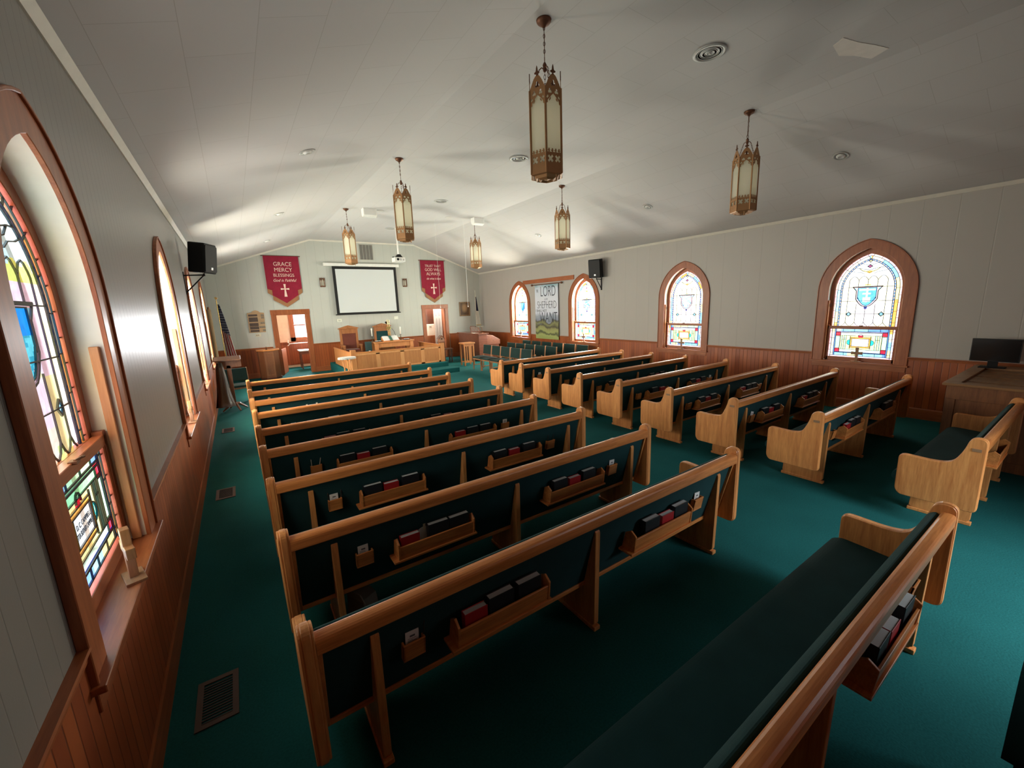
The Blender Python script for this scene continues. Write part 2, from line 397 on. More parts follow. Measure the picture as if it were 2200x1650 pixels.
def side_wall(name, x, xout, wins, mat):
    mb = MB(); ys = []
    n = 12
    edges = [(YB, None)]
    def quad(y0, y1, z0a, z1a, z0b, z1b):
        mb.add([(x, y0, z0a), (x, y1, z0b), (x, y1, z1b), (x, y0, z1a)], [(0, 1, 2, 3)])
    prev = YB
    for c in sorted(wins):
        quad(prev, c - OH, 0, ZE, 0, ZE); prev = c + OH
        us = [-OH + 2 * OH * i / (2 * n) for i in range(2 * n + 1)]
        for a, b2 in zip(us, us[1:]):
            quad(c + a, c + b2, 0, OZ0, 0, OZ0)
            quad(c + a, c + b2, arch_height(a, OH, OSP, OAP), ZE, arch_height(b2, OH, OSP, OAP), ZE)
    quad(prev, YF, 0, ZE, 0, ZE)
    return struct(mb.build(name, mat))
side_wall('wall_right', XR, XR + WT, WIN_R, paint_right_shaded)
side_wall('wall_left', XL, XL - WT, WIN_L, paint_left_shaded)

DL = (1.234, 2.164); DR = (6.74, 7.636); DZ = 2.13
mb = MB()
def fq(x0, x1, z0, z1a, z1b, y=YF): mb.add([(x0, y, z0), (x1, y, z0), (x1, y, z1b), (x0, y, z1a)], [(0, 1, 2, 3)])
def ztop(x):
    if x < XB1: return ZE + (ZC - ZE) * (x - XL) / (XB1 - XL)
    if x > XB2: return ZE + (ZC - ZE) * (XR - x) / (XR - XB2)
    return ZC
xs = [XL, DL[0], DL[1], XB1, XB2, DR[0], DR[1], XR]
for a, c in zip(xs, xs[1:]):
    fq(a, c, DZ if (a, c) in (DL, DR) else 0, ztop(a), ztop(c))
for d in (DL, DR):   # door jamb depth
    mb.box(d[0] - 0.0, d[0] + 0.0001, YF, YF + 0.14, 0, DZ); mb.box(d[1] - 0.0001, d[1], YF, YF + 0.14, 0, DZ)
struct(mb.build('wall_front', paint_front_lit))
mb = MB(); EX = (3.5, 5.1)
for a, c in zip([XL, XB1, EX[0], EX[1], XB2], [XB1, EX[0], EX[1], XB2, XR]):
    z0 = 2.2 if a == EX[0] else 0
    fq(a, c, z0, ztop(a), ztop(c), YB)
struct(mb.build('wall_back', wains_x))  # unseen wall, given dark boards to keep its bounce light low
mb = MB()
for a, c in ((XL, XB1), (XB1, XB2), (XB2, XR)):
    mb.add([(a, YB, ztop(a)), (c, YB, ztop(c)), (c, YF, ztop(c)), (a, YF, ztop(a))], [(0, 1, 2, 3)])
struct(mb.build('ceiling', ceil_mat))
mb = MB(); mb.add([(XL - .3, YB - 1.0, 0), (XR + .3, YB - 1.0, 0), (XR + .3, YF + 3, 0), (XL - .3, YF + 3, 0)], [(0, 1, 2, 3)])
struct(mb.build('floor', carpet))

# wainscot, chair rail, baseboard
def segs(lo, hi, holes):
    out = []; p = lo
    for a, c in sorted(holes):
        if a > p: out.append((p, a))
        p = c
    if p < hi: out.append((p, hi))
    return out
CW = 0.69   # outer half width of the casing
k = 0
for x, sg, wins, side in ((XL, 1, WIN_L, 'left'), (XR, -1, WIN_R, 'right')):
    holes = [(c - CW, c + CW) for c in wins]
    mb = MB()
    for a, c in segs(YB, YF, holes): mb.box(min(x, x + sg * .012), max(x, x + sg * .012), a, c, 0.12, ZW - 0.03)
    for a, c in holes: mb.box(min(x, x + sg * .012), max(x, x + sg * .012), a, c, 0.12, 0.80)
    k += 1; struct(mb.build('trim_%d' % k, wains_y))
    mb = MB()
    for a, c in segs(YB, YF, holes):
        mb.prism([(x, ZW - .055), (x + sg * .022, ZW - .05), (x + sg * .026, ZW - .02), (x + sg * .036, ZW - .012), (x + sg * .034, ZW), (x, ZW)], 'y', a, c)
    k += 1; struct(mb.build('trim_%d' % k, casing_wood_h))
    mb = MB(); mb.prism([(x, 0), (x + sg * .02, 0), (x + sg * .02, .165), (x + sg * .012, .185), (x, .19)], 'y', YB, YF)
    struct(mb.build('baseboard_' + side, casing_wood_h))
    mb = MB(); mb.prism([(x, ZE - .05), (x + sg * .012, ZE - .05), (x + sg * .05, ZE + .004), (x, ZE + .01)], 'y', YB, YF)
    k += 1; struct(mb.build('trim_%d' % k, paint_plain))
for y, sg, holes, side in ((YF, -1, [(1.02, 2.30), (6.58, 7.81)], 'front'), (YB, 1, [(3.36, 5.24)], 'back')):
    a0, a1 = y, y + sg * .012
    mb = MB()
    for a, c in segs(XL, XR, holes): mb.box(a, c, min(a0, a1), max(a0, a1), 0.12, ZW - 0.03)
    k += 1; struct(mb.build('trim_%d' % k, wains_x))
    mb = MB()
    for a, c in segs(XL, XR, holes): mb.prism([(y, ZW - .055), (y + sg * .022, ZW - .05), (y + sg * .036, ZW - .012), (y + sg * .034, ZW), (y, ZW)], 'x', a, c)
    k += 1; struct(mb.build('trim_%d' % k, casing_wood_x))
    mb = MB()
    for a, c in segs(XL, XR, holes): mb.prism([(y, 0), (y + sg * .02, 0), (y + sg * .02, .165), (y, .19)], 'x', a, c)
    struct(mb.build('baseboard_' + side, casing_wood_x))
mb = MB()
pts = [(XL, ZE), (XB1, ZC), (XB2, ZC), (XR, ZE)]
for (ax, az), (bx, bz) in zip(pts, pts[1:]):
    mb.add([(ax, YF, az), (bx, YF, bz), (bx, YF, bz - .05), (ax, YF, az - .05), (ax, YF - .03, az), (bx, YF - .03, bz), (bx, YF - .015, bz - .05), (ax, YF - .015, az - .05)],
           [(4, 5, 6, 7), (3, 2, 6, 7), (0, 1, 5, 4)])
k += 1; struct(mb.build('trim_%d' % k, paint_plain))

# ------------------------------------------------------------------ stained glass windows
GH, GSP, GAP, GZ0 = 0.475, 2.20, 2.82, 0.955
MR0, MR1 = 1.485, 1.535
rg = random.Random(3)
PAL = {'pink': (0.95, 0.62, 0.70), 'yel': (0.98, 0.86, 0.38), 'pale': (0.97, 0.90, 0.62), 'white': (0.93, 0.95, 0.95), 'blue': (0.16, 0.34, 0.85),
       'sky': (0.30, 0.68, 0.95), 'green': (0.50, 0.88, 0.55), 'mint': (0.62, 0.92, 0.85), 'red': (0.85, 0.03, 0.06), 'orange': (0.98, 0.45, 0.10),
       'teal': (0.03, 0.62, 0.66), 'navy': (0.02, 0.03, 0.28), 'peach': (0.98, 0.78, 0.62), 'purple': (0.28, 0.22, 0.55), 'lav': (0.92, 0.80, 0.95)}
def hsh(*a):
    v = math.sin(sum(x * y for x, y in zip(a, (12.9898, 78.233, 37.719)))) * 43758.5453
    return v - math.floor(v)
def glass_colour(u, v, var):
    P = PAL; au = abs(u)
    if v > 1.51:
        R = (GH * GH + (GAP - GSP) ** 2) / (2 * GH)
        if v < GSP: d = GH - au; s = v
        else:
            d = R - math.hypot(au + R - GH, v - GSP); s = GSP + R * math.atan2(v - GSP, au + R - GH)
        if d < 0.035: return P['pink'] if hsh(math.floor(s / .13), 1, u > 0) > .35 else P['peach']
        if d < 0.085:
            kk = ['yel', 'sky', 'pale', 'yel', 'mint', 'orange', 'pale', 'sky', 'yel'][int(hsh(math.floor(s / .2), 2 + var, u > 0) * 9)]
            return P[kk]
        if d < 0.107: return P['blue'] if int(s / .028) % 2 else P['lav']
        # shield
        top, bot = 2.245, 1.885
        if bot <= v <= top:
            hw = 0.155 if v > 2.03 else 0.155 * math.sqrt(max(0, (v - bot) / .145))
            if v > 2.17: hw2 = 0.155 + (v - 2.17) * .75
            else: hw2 = hw
            if au < hw2:
                if v > 2.225 or (hw - .022 < au < hw): return P['pink']
                if au > hw: return P['sky']
                if v < 2.0 and hw - au < .035: return P['pink']
                if var == 0:
                    if (au < .014 and v > 1.96) or (abs(v - 2.12) < .014 and au < .06) or (au < .05 and 1.97 < v < 2.06): return P['mint']
                    if abs(v - 2.19) < .018 and au < .12 and au > .02: return P['white']
                    return (0.10, 0.45, 0.85)
                if var == 3:
                    if v > 2.10: return (0.02, 0.30, 0.90)
                    return (0.15, 0.65, 0.78) if hsh(int(u / .02), int(v / .02), 5) > .4 else (0.05, 0.4, 0.55)
                if var == 1:
                    if hsh(int(u / .03), int(v / .03), 5) > .5: return P['white']
                    return (0.25, 0.6, 0.95)
                return P['sky'] if u + (v - 2.1) * .6 > -.01 else (0.05, 0.35, 0.8)
        if v < bot + .01 and v > bot - .04 and math.hypot(u, v - (bot - .01)) < .028: return P['navy']
        if abs(v - 2.255) < .03 and au < .04: return P['green'] if v < 2.262 else P['orange']
        if abs(au - .235) + abs(v - 1.755) < .038: return P['sky']
        if var == 3 and v > 2.33:
            return (0.62, 0.88, 0.96) if v > 2.42 + .02 * math.cos(au * 46) else (0.80, 0.90, 0.22)
        if v > 2.42 + .02 * math.cos(au * 45):
            if au + abs(v - 2.70) * .8 < .026: return P['yel']
            if au * .7 + abs(v - 2.60) < .024: return (0.45, 0.10, 0.25)
            if abs(v - (2.50 + .9 * au * au * 4)) < .022 - .11 * au and au < .17: return P['yel'] if au > .03 else P['orange']
            return P['white']
        if var == 2: return P['pale']
        if var == 3:
            if v < 1.60 and abs((u / .136) % 1 - .5) > .30: return (.75, .92, .35)
            return [(.97, .72, .82), (.97, .80, .66), (.88, .70, .93), (.95, .90, .50)][int(hsh(math.floor(u / .136), math.floor(v / .24), 4) * 4)]
        if au < .14 and v < 2.05: return (0.98, 0.86, 0.86)
        if v < 1.60 and abs((u / .136) % 1 - .5) > .38: return P['green'] if var == 2 else P['pale']
        return P['pale'] if hsh(math.floor(u / .136), math.floor(v / .25), var) > .35 else (0.98, 0.93, 0.70)
    # lower sash, 0.955..1.485
    dx = GH - au; dy = min(v - GZ0, 1.485 - v)
    if dx < .035 or (v - GZ0) < .03: return P['pink'] if hsh(math.floor(v / .12), math.floor(u / .14), 3) > .4 else P['lav']
    if dx < .08: return P[['yel', 'sky', 'pale', 'mint', 'orange'][int(hsh(math.floor(v / .14), u > 0, var) * 5)]]
    if dx < .098: return P['blue']
    if v > 1.435: return P[['blue', 'sky', 'green', 'sky', 'mint', 'yel'][int(hsh(math.floor((u + .5) / .2), var, 2) * 6)]]
    if v > 1.42: return P['purple']
    if v < 1.035: return P[['sky', 'sky', 'blue', 'blue', 'yel'][int(hsh(math.floor((u + .5) / .17), var, 9) * 5)]]
    if v < 1.05: return P['navy']
    vv = abs(v - 1.235)
    if au > .305 and vv > .115: return P['red']
    if au > .305: return P['green']
    if vv > .13: return (P['white'] if var != 3 else (.35, .85, .45)) if (v > 1.235) else P['mint']
    if au < .035 and abs(v - 1.36) < .04: return P['red']
    if au < .15:
        if au < .125 and vv < .07: return P['white'] if var == 0 else P['sky'] if var == 2 else P['white']
        if vv < .095: return P['orange']
        return P['yel']
    if math.hypot((au - .15), v - 1.235) < .05: return P['teal']
    return P['yel'] if (int(au / .022) % 2) else P['green']
def make_glass(var):
    nu, c = 95, 0.01
    me = bpy.data.meshes.new('stained_glass'); vs = []; fs = []; cols = []
    nv = int((GAP - GZ0) / c) + 1
    for j in range(nv):
        v0 = GZ0 + j * c; v1 = min(v0 + c, GAP - .0005)
        h0, h1 = arch_half(v0, GH, GSP, GAP), arch_half(v1, GH, GSP, GAP)
        if h0 < .003: break
        n = max(2, int(round(2 * h0 / c)))
        x = 0.10 if v0 < 1.51 else 0.145       # depth behind the wall face
        for i in range(n):
            a, b2 = i / n, (i + 1) / n
            u00, u01, u10, u11 = -h0 + 2 * h0 * a, -h0 + 2 * h0 * b2, -h1 + 2 * h1 * a, -h1 + 2 * h1 * b2
            b = len(vs); vs += [(x, u00, v0), (x, u01, v0), (x, u11, v1), (x, u10, v1)]; fs.append((b, b + 1, b + 2, b + 3))
            cols.append(glass_colour((u00 + u01) / 2, (v0 + v1) / 2, var))
    me.from_pydata(vs, [], fs); me.materials.append(glass)
    ca = me.color_attributes.new('pane_colour', 'FLOAT_COLOR', 'CORNER')
    buf = []
    for cc in cols: buf += [cc[0], cc[1], cc[2], 1.0] * 4
    ca.data.foreach_set('color', buf)
    return me
def strip(mb, pts, wd, x, th=0.006):
    """lead strip along 2D points (u,v) at depth x"""
    for (a, b2), (c, d) in zip(pts, pts[1:]):
        L = math.hypot(c - a, d - b2)
        if L < 1e-5: continue
        px, py = -(d - b2) / L * wd / 2, (c - a) / L * wd / 2
        ex, ey = (c - a) / L * wd * .3, (d - b2) / L * wd * .3
        q = [(a - ex + px, b2 - ey + py), (a - ex - px, b2 - ey - py), (c + ex - px, d + ey - py), (c + ex + px, d + ey + py)]
        mb.add([(x - th, p, r) for p, r in q] + [(x + .001, p, r) for p, r in q], [(0, 1, 2, 3), (0, 4, 5, 1), (1, 5, 6, 2), (2, 6, 7, 3), (3, 7, 4, 0)])
def inset_arch(d, n=16, z0=MR1):
    """outline of the upper glass, inset by d"""
    R = (GH * GH + (GAP - GSP) ** 2) / (2 * GH); cx = R - GH; r = R - d
    amax = math.acos(min(1, cx / r)); out = [(-(GH - d), z0)]
    out += [(-(r * math.cos(amax * i / n) - cx), GSP + r * math.sin(amax * i / n)) for i in range(n + 1)]
    return out + [(-p, q) for p, q in out[-2::-1]]
def make_leads():
    mb = MB(); X = .143; L = .0095
    for d in (.035, .085, .107): strip(mb, inset_arch(d), L if d > .08 else .007, X)
    R = (GH * GH + (GAP - GSP) ** 2) / (2 * GH); cx = R - GH
    for s in range(8, 34):                      # border ties
        for sg in (-1, 1):
            for per, d0, d1 in ((.13, 0, .035), (.2, .035, .085)):
                sv = s * per
                if sv < MR1 or sv > GSP + R * 1.25: continue
                if sv < GSP: p0, p1 = (sg * (GH - d0), sv), (sg * (GH - d1), sv)
                else:
                    an = (sv - GSP) / R
                    p0 = (sg * ((R - d0) * math.cos(an) - cx), GSP + (R - d0) * math.sin(an)); p1 = (sg * ((R - d1) * math.cos(an) - cx), GSP + (R - d1) * math.sin(an))
                    if p0[0] * sg < 0 or p1[0] * sg < 0: continue
                strip(mb, [p0, p1], .006, X)
    for h in (1.755, 1.99, 2.235):
        a = arch_half(h, GH, GSP, GAP) - .10; strip(mb, [(-a, h), (a, h)], .007, X)
    per = .136
    for i in range(-3, 4):
        u = (i) * per * .95 if False else i * per
        if abs(u) > .36: continue
        z1 = 2.36 if abs(u) < .3 else 2.25
        zs = [MR1 + .06, z1]
        if abs(u) < .1: strip(mb, [(u, MR1 + .06), (u, 1.88)], .0065, X); strip(mb, [(u, 2.27), (u, z1)], .0065, X)
        elif abs(u) < .15: strip(mb, [(u, MR1 + .06), (u, 1.93)], .0065, X); strip(mb, [(u, 2.25), (u, z1)], .0065, X)
        else: strip(mb, [(u, MR1 + .06), (u, z1)], .0065, X)
        for sg in (-1, 1):                      # ogee feet and round heads between the columns
            strip(mb, [(u, MR1 + .07), (u + sg * .03, MR1 + .025), (u + sg * .06, MR1 + .003)], .0065, X)
            if abs(u + sg * per / 2) < .33:
                strip(mb, [(u, z1 if abs(u) < .3 else 2.33), (u + sg * .012, 2.385), (u + sg * .04, 2.42), (u + sg * .068, 2.432)], .0065, X)
    for sg in (-1, 1):                          # flourish
        strip(mb, [(0, 2.49), (sg * .04, 2.51), (sg * .1, 2.525), (sg * .15, 2.57)], .007, X)
        strip(mb, [(0, 2.53), (sg * .05, 2.55), (sg * .15, 2.57), (sg * .22, 2.57)], .007, X)
        strip(mb, [(0, 2.63), (sg * .05, 2.63), (sg * .12, 2.655)], .006, X)
        strip(mb, [(sg * .07, 2.47), (sg * .12, 2.50), (sg * .2, 2.51), (sg * .26, 2.53)], .006, X)
    def diamond(u, v, a, b2, t=.009): strip(mb, [(u - a, v), (u, v + b2), (u + a, v), (u, v - b2), (u - a, v)], t, X)
    diamond(0, 2.70, .026, .034); diamond(0, 2.60, .036, .024, .011); diamond(.235, 1.755, .038, .038, .012); diamond(-.235, 1.755, .038, .038, .012)
    sh = [(-.212, 2.245), (.212, 2.245), (.155, 2.17), (.155, 2.03)]
    arc = [(.155 * math.sqrt(max(0, (v - 1.885) / .145)), v) for v in [2.03 - .145 * i / 8 for i in range(9)]]
    strip(mb, sh + arc, .012, X); strip(mb, [(-p, q) for p, q in sh[1:] + arc] , .012, X)
    strip(mb, [(-.133, 2.225), (.133, 2.225), (.133, 2.03)] + [(p * .82, q + .022) for p, q in arc], .008, X)
    strip(mb, [(-.133, 2.225), (-.133, 2.03)] + [(-p * .82, q + .022) for p, q in arc], .008, X)
    X2 = .098; z0, z1 = GZ0, MR0
    for d in (.035, .08, .098): strip(mb, [(-GH + d, z1), (-GH + d, z0 + (.03 if d > .04 else 0))], .008, X2); strip(mb, [(GH - d, z1), (GH - d, z0 + (.03 if d > .04 else 0))], .008, X2)
    strip(mb, [(-GH, z0 + .03), (GH, z0 + .03)], .008, X2)
    for zz, t in ((1.435, .010), (1.415, .012), (1.045, .012), (1.365, .007), (1.105, .007)): strip(mb, [(-.377, zz), (.377, zz)], t, X2)
    for zz in (1.35, 1.12):
        for sg in (-1, 1): strip(mb, [(sg * .305, zz), (sg * .377, zz)], .008, X2)
    for sg in (-1, 1):
        strip(mb, [(sg * .305, 1.05), (sg * .305, 1.415)], .009, X2)
        strip(mb, [(sg * .15, 1.12), (sg * .15, 1.35)], .009, X2); strip(mb, [(sg * .125, 1.165), (sg * .125, 1.305)], .006, X2)
        for uu in (.215, .245, .275): strip(mb, [(sg * uu, 1.105), (sg * uu, 1.365)], .006, X2)
        strip(mb, [(sg * (.15 + .05 * math.cos(t)), 1.235 + .05 * math.sin(t)) for t in [-PI / 2 + PI * i / 8 for i in range(9)]], .006, X2)
        strip(mb, [(sg * .22, 1.29), (sg * .27, 1.29)], .006, X2)
        for i in range(4): strip(mb, [(sg * (GH - .08), 1.03 + .14 * i), (sg * (GH - .035), 1.03 + .14 * i)], .006, X2); strip(mb, [(sg * (GH - .035), 1.08 + .12 * i), (sg * GH, 1.08 + .12 * i)], .006, X2)
        for uu in (.1, .27): strip(mb, [(sg * uu, 1.435), (sg * uu, 1.485)], .006, X2); strip(mb, [(sg * (uu - .04), .985), (sg * (uu - .04), 1.045)], .006, X2)
    for zz in (1.165, 1.305): strip(mb, [(-.15, zz), (.15, zz)], .008, X2)
    for zz in (1.14, 1.33): strip(mb, [(-.15, zz), (.15, zz)], .007, X2)
    strip(mb, [(.035 * math.cos(t), 1.345 + .045 * math.sin(t)) for t in [PI * i / 6 for i in range(7)]], .008, X2)
    return mb.mesh('lead_came', lead_mat)
GL = [make_glass(0), make_glass(1), make_glass(2), make_glass(3)]
LEADS = make_leads()
def band_arch(mb, h0, s0, a0, h1, s1, a1, z0, x0, x1, n=14):
    """wood following the arch between outline 0 (inner) and outline 1 (outer), from depth x0 to x1"""
    p = [(-h0, z0)] + arch_pts(h0, s0, a0, n) + [(h0, z0)]; q = [(-h1, z0)] + arch_pts(h1, s1, a1, n) + [(h1, z0)]
    m = len(p)
    vs = [(x0, *t) for t in p] + [(x0, *t) for t in q] + [(x1, *t) for t in p] + [(x1, *t) for t in q]
    fs = []
    for i in range(m - 1):
        fs += [(i, i + 1, m + i + 1, m + i), (2 * m + i, 3 * m + i, 3 * m + i + 1, 2 * m + i + 1), (i, 2 * m + i, 2 * m + i + 1, i + 1), (m + i, m + i + 1, 3 * m + i + 1, 3 * m + i)]
    for i in (0, m - 1): fs.append((i, m + i, 3 * m + i, 2 * m + i))
    mb.add(vs, fs)
# local frame: x>0 goes OUT through the wall, room side is x<0, y along the wall
PARTS = {}
mb = MB(); band_arch(mb, OH - .012, OSP, OAP - .012, CW, 2.20, 3.05, 0.88, -.022, 0.0); PARTS['casing'] = mb.mesh('casing', casing_wood)
mb = MB(); band_arch(mb, CW - .002, 2.2, 3.048, CW + .014, 2.20, 3.064, 0.88, -.034, 0.0); PARTS['back_band'] = mb.mesh('back_band', casing_wood)
mb = MB()                                         # plastered reveal
p = [(-OH, OZ0)] + arch_pts(OH, OSP, OAP, 14) + [(OH, OZ0)]
mb.add([(0, *t) for t in p] + [(.25, *t) for t in p], [(i, i + 1, len(p) + i + 1, len(p) + i) for i in range(len(p) - 1)])
mb.add([(0.0, -OH, OZ0), (0.0, OH, OZ0), (.25, OH, OZ0), (.25, -OH, OZ0)], [(0, 1, 2, 3)])
PARTS['reveal'] = mb.mesh('reveal', reveal_white)
mb = MB(); band_arch(mb, GH - .004, GSP, GAP - .004, OH - .001, OSP, OAP - .001, 1.49, .125, .165)
mb.box(.125, .165, -OH + .001, OH - .001, 1.49, MR1)
for sg in (-1, 1): mb.box(.075, .125, min(sg * (GH + .02), sg * (OH - .002)), max(sg * (GH + .02), sg * (OH - .002)), .90, 1.56)
PARTS['upper_sash'] = mb.mesh('upper_sash', casing_wood)
mb = MB()
for sg in (-1, 1): mb.box(.08, .12, min(sg * (GH - .004), sg * (GH + .045)), max(sg * (GH - .004), sg * (GH + .045)), .89, 1.535)
mb.box(.08, .12, -GH - .045, GH + .045, .885, GZ0 + .004); mb.box(.075, .122, -GH - .045, GH + .045, MR0 - .004, 1.54)
PARTS['lower_sash'] = mb.mesh('lower_sash', casing_wood_h)
mb = MB()
for sg in (-1, 1): mb.box(.02, .06, min(sg * (OH - .03), sg * (OH - .001)), max(sg * (OH - .03), sg * (OH - .001)), .89, 2.02)
PARTS['window_stop'] = mb.mesh('window_stop', wood('stop_wood', (0.42, 0.17, 0.07), (0.6, 0.28, 0.12), 'z', vary=.03))
mb = MB(); mb.box(-.055, .12, -CW - .03, CW + .03, .858, .888); PARTS['window_sill'] = mb.mesh('window_sill', casing_wood_h)
mb = MB(); mb.box(-.022, 0, -CW, CW, .765, .858); PARTS['apron'] = mb.mesh('apron', casing_wood_h)
LOCK = MB().tube([(.07, .02, 1.545), (.055, -.01, 1.55), (.05, -.03, 1.548)], .006, 6).box(.06, .09, -.015, .035, 1.53, 1.545).mesh('sash_lock', brass_dark)
HOOK = MB().tube([(.06, OH - .05, 1.90), (.05, OH - .055, 1.95), (.045, OH - .04, 1.96), (.045, OH - .03, 1.93), (.05, OH - .035, 1.9)], .004, 6).mesh('hook', black_metal)
def window(n, x, y, outward, var):
    e = bpy.data.objects.new('window_%d' % n, None); COL.objects.link(e); e['kind'] = 'structure'
    e.location = (x, y, 0); e.rotation_euler = (0, 0, 0 if outward > 0 else PI)
    for nm in ('casing', 'back_band', 'reveal', 'upper_sash', 'lower_sash', 'window_stop', 'window_sill', 'apron'):
        o = bpy.data.objects.new(nm, PARTS[nm]); COL.objects.link(o); o.parent = e; o['kind'] = 'structure'
        if nm not in ('reveal',):
            b = o.modifiers.new('bevel', 'BEVEL'); b.width = .003; b.segments = 1; b.limit_method = 'ANGLE'
    for nm, me in (('stained_glass', GL[var]), ('lead_came', LEADS), ('sash_lock', LOCK), ('hook', HOOK)):
        o = bpy.data.objects.new(nm, me); COL.objects.link(o); o.parent = e; o['kind'] = 'structure'
    return e
WINDOWS = []
for i, y in enumerate(WIN_R): WINDOWS.append(window(i + 1, XR, y, 1, (0, 1, 1, 2)[i]))
for i, y in enumerate(WIN_L): WINDOWS.append(window(i + 5, XL, y, -1, (3, 1, 2, 1)[i]))
WSIDE = {}

def text(body, size, loc, rot, mat, parent, sx=1.0, name='lettering', ext=0.0008, align='CENTER', shear=0.0, offset=0.0, space=1.0):
    c = bpy.data.curves.new(name, 'FONT'); c.body = body; c.size = size; c.extrude = ext; c.align_x = align; c.align_y = 'CENTER'
    c.shear = shear; c.offset = offset; c.space_character = space
    c.materials.append(mat)
    o = bpy.data.objects.new(name, c); COL.objects.link(o); o.location = loc; o.rotation_euler = rot; o.scale = (sx, 1, 1)
    bpy.context.view_layer.update()
    me = bpy.data.meshes.new_from_object(o); loc_, rot_, sc_ = o.location.copy(), o.rotation_euler.copy(), o.scale.copy()
    bpy.data.objects.remove(o); me.name = name
    o = bpy.data.objects.new(name, me); COL.objects.link(o); o.location = loc_; o.rotation_euler = rot_; o.scale = sc_
    if parent is not None: o.parent = parent
    return o
for body, dz in (('D. C. CAMPBELL', 1.255), ('ETTA SUTHER CAMPBELL', 1.215)):
    t = text(body, .036, (.094, 0, dz), (PI / 2, 0, -PI / 2), letter_dark, WINDOWS[4], .62 if len(body) > 15 else .8); t['kind'] = 'structure'

# ------------------------------------------------------------------ doors in the front wall and the rooms behind
def door_casing(n, x0, x1, hinge):
    e = bpy.data.objects.new('door_%d' % n, None); COL.objects.link(e); e['kind'] = 'structure'; e.location = (0, 0, 0)
    mb = MB()
    mb.box(x0 - .145, x0, YF - .025, YF, 0, DZ); mb.box(x1, x1 + .145, YF - .025, YF, 0, DZ); mb.box(x0 - .155, x1 + .155, YF - .03, YF, DZ, DZ + .165)
    o = mb.build('door_casing', casing_wood, e, bevel=.004); o['kind'] = 'structure'
    mb = MB(); mb.box(x0, x0 + .02, YF, YF + .16, 0, DZ); mb.box(x1 - .02, x1, YF, YF + .16, 0, DZ); mb.box(x0, x1, YF, YF + .16, DZ - .02, DZ)
    o = mb.build('door_jamb', casing_wood, e); o['kind'] = 'structure'
    return e
d1 = door_casing(1, DL[0], DL[1], 'l'); d2 = door_casing(2, DR[0], DR[1], 'r')
peach_paint = plain('side_room_paint', (0.80, 0.56, 0.40), 0.6)
warm_wains = groove_mat('side_room_boards', 'x', (0.42, 0.10, 0.035), 0.085, 0.006, 0.6, 0.42, 0.6, True, (0.25, 0.06, 0.02))
def side_room(name, x0, x1, y0, y1, z1, hole, n0):
    """closed room behind the front wall; hole=(xa,xb,za,zb) in its far wall"""
    mb = MB()
    mb.add([(x0, y0, 0), (x0, y1, 0), (x0, y1, z1), (x0, y0, z1)], [(0, 1, 2, 3)])
    mb.add([(x1, y0, 0), (x1, y1, 0), (x1, y1, z1), (x1, y0, z1)], [(0, 1, 2, 3)])
    mb.add([(x0, y0, z1), (x1, y0, z1), (x1, y1, z1), (x0, y1, z1)], [(0, 1, 2, 3)])
    if hole:
        a, b2, c, d = hole
        for q in ((x0, a, 0, z1), (b2, x1, 0, z1), (a, b2, 0, c), (a, b2, d, z1)):
            mb.add([(q[0], y1, q[2]), (q[1], y1, q[2]), (q[1], y1, q[3]), (q[0], y1, q[3])], [(0, 1, 2, 3)])
    else: mb.add([(x0, y1, 0), (x1, y1, 0), (x1, y1, z1), (x0, y1, z1)], [(0, 1, 2, 3)])
    return struct(mb.build(name, peach_paint))
side_room('wall_vestry', 0.2, 3.6, YF + .16, 18.7, 2.7, (1.99, 2.72, 1.20, 2.20), 0)
mb = MB(); mb.box(.2, 3.6, 18.685, 18.7, 0.1, .98); mb.box(.2, 3.6, 18.66, 18.7, .98, 1.03)
struct(mb.build('trim_20', warm_wains))
e = bpy.data.objects.new('window_9', None); COL.objects.link(e); e['kind'] = 'structure'
mb = MB(); mb.box(1.82, 1.99, 18.66, 18.7, 1.05, 2.45); mb.box(2.72, 2.89, 18.66, 18.7, 1.05, 2.45); mb.box(1.82, 2.89, 18.66, 18.7, 1.05, 1.20); mb.box(1.82, 2.89, 18.66, 18.7, 2.20, 2.45); mb.box(1.99, 2.72, 18.68, 18.72, 1.67, 1.71)
struct(mb.build('window_frame', casing_wood, e))
mb = MB(); mb.box(1.99, 2.72, 18.725, 18.73, 1.20, 2.20); struct(mb.build('pane', clear_glass, e))
side_room('wall_sacristy', 6.2, 8.6, YF + .16, 18.2, 2.7, None, 0)
e = bpy.data.objects.new('door_3', None); COL.objects.link(e); e['kind'] = 'structure'
mb = MB(); mb.box(3.36, 3.5, YB, YB + .025, 0, 2.2); mb.box(5.1, 5.24, YB, YB + .025, 0, 2.2); mb.box(3.35, 5.25, YB, YB + .03, 2.2, 2.35)
struct(mb.build('door_casing', casing_wood_x, e))

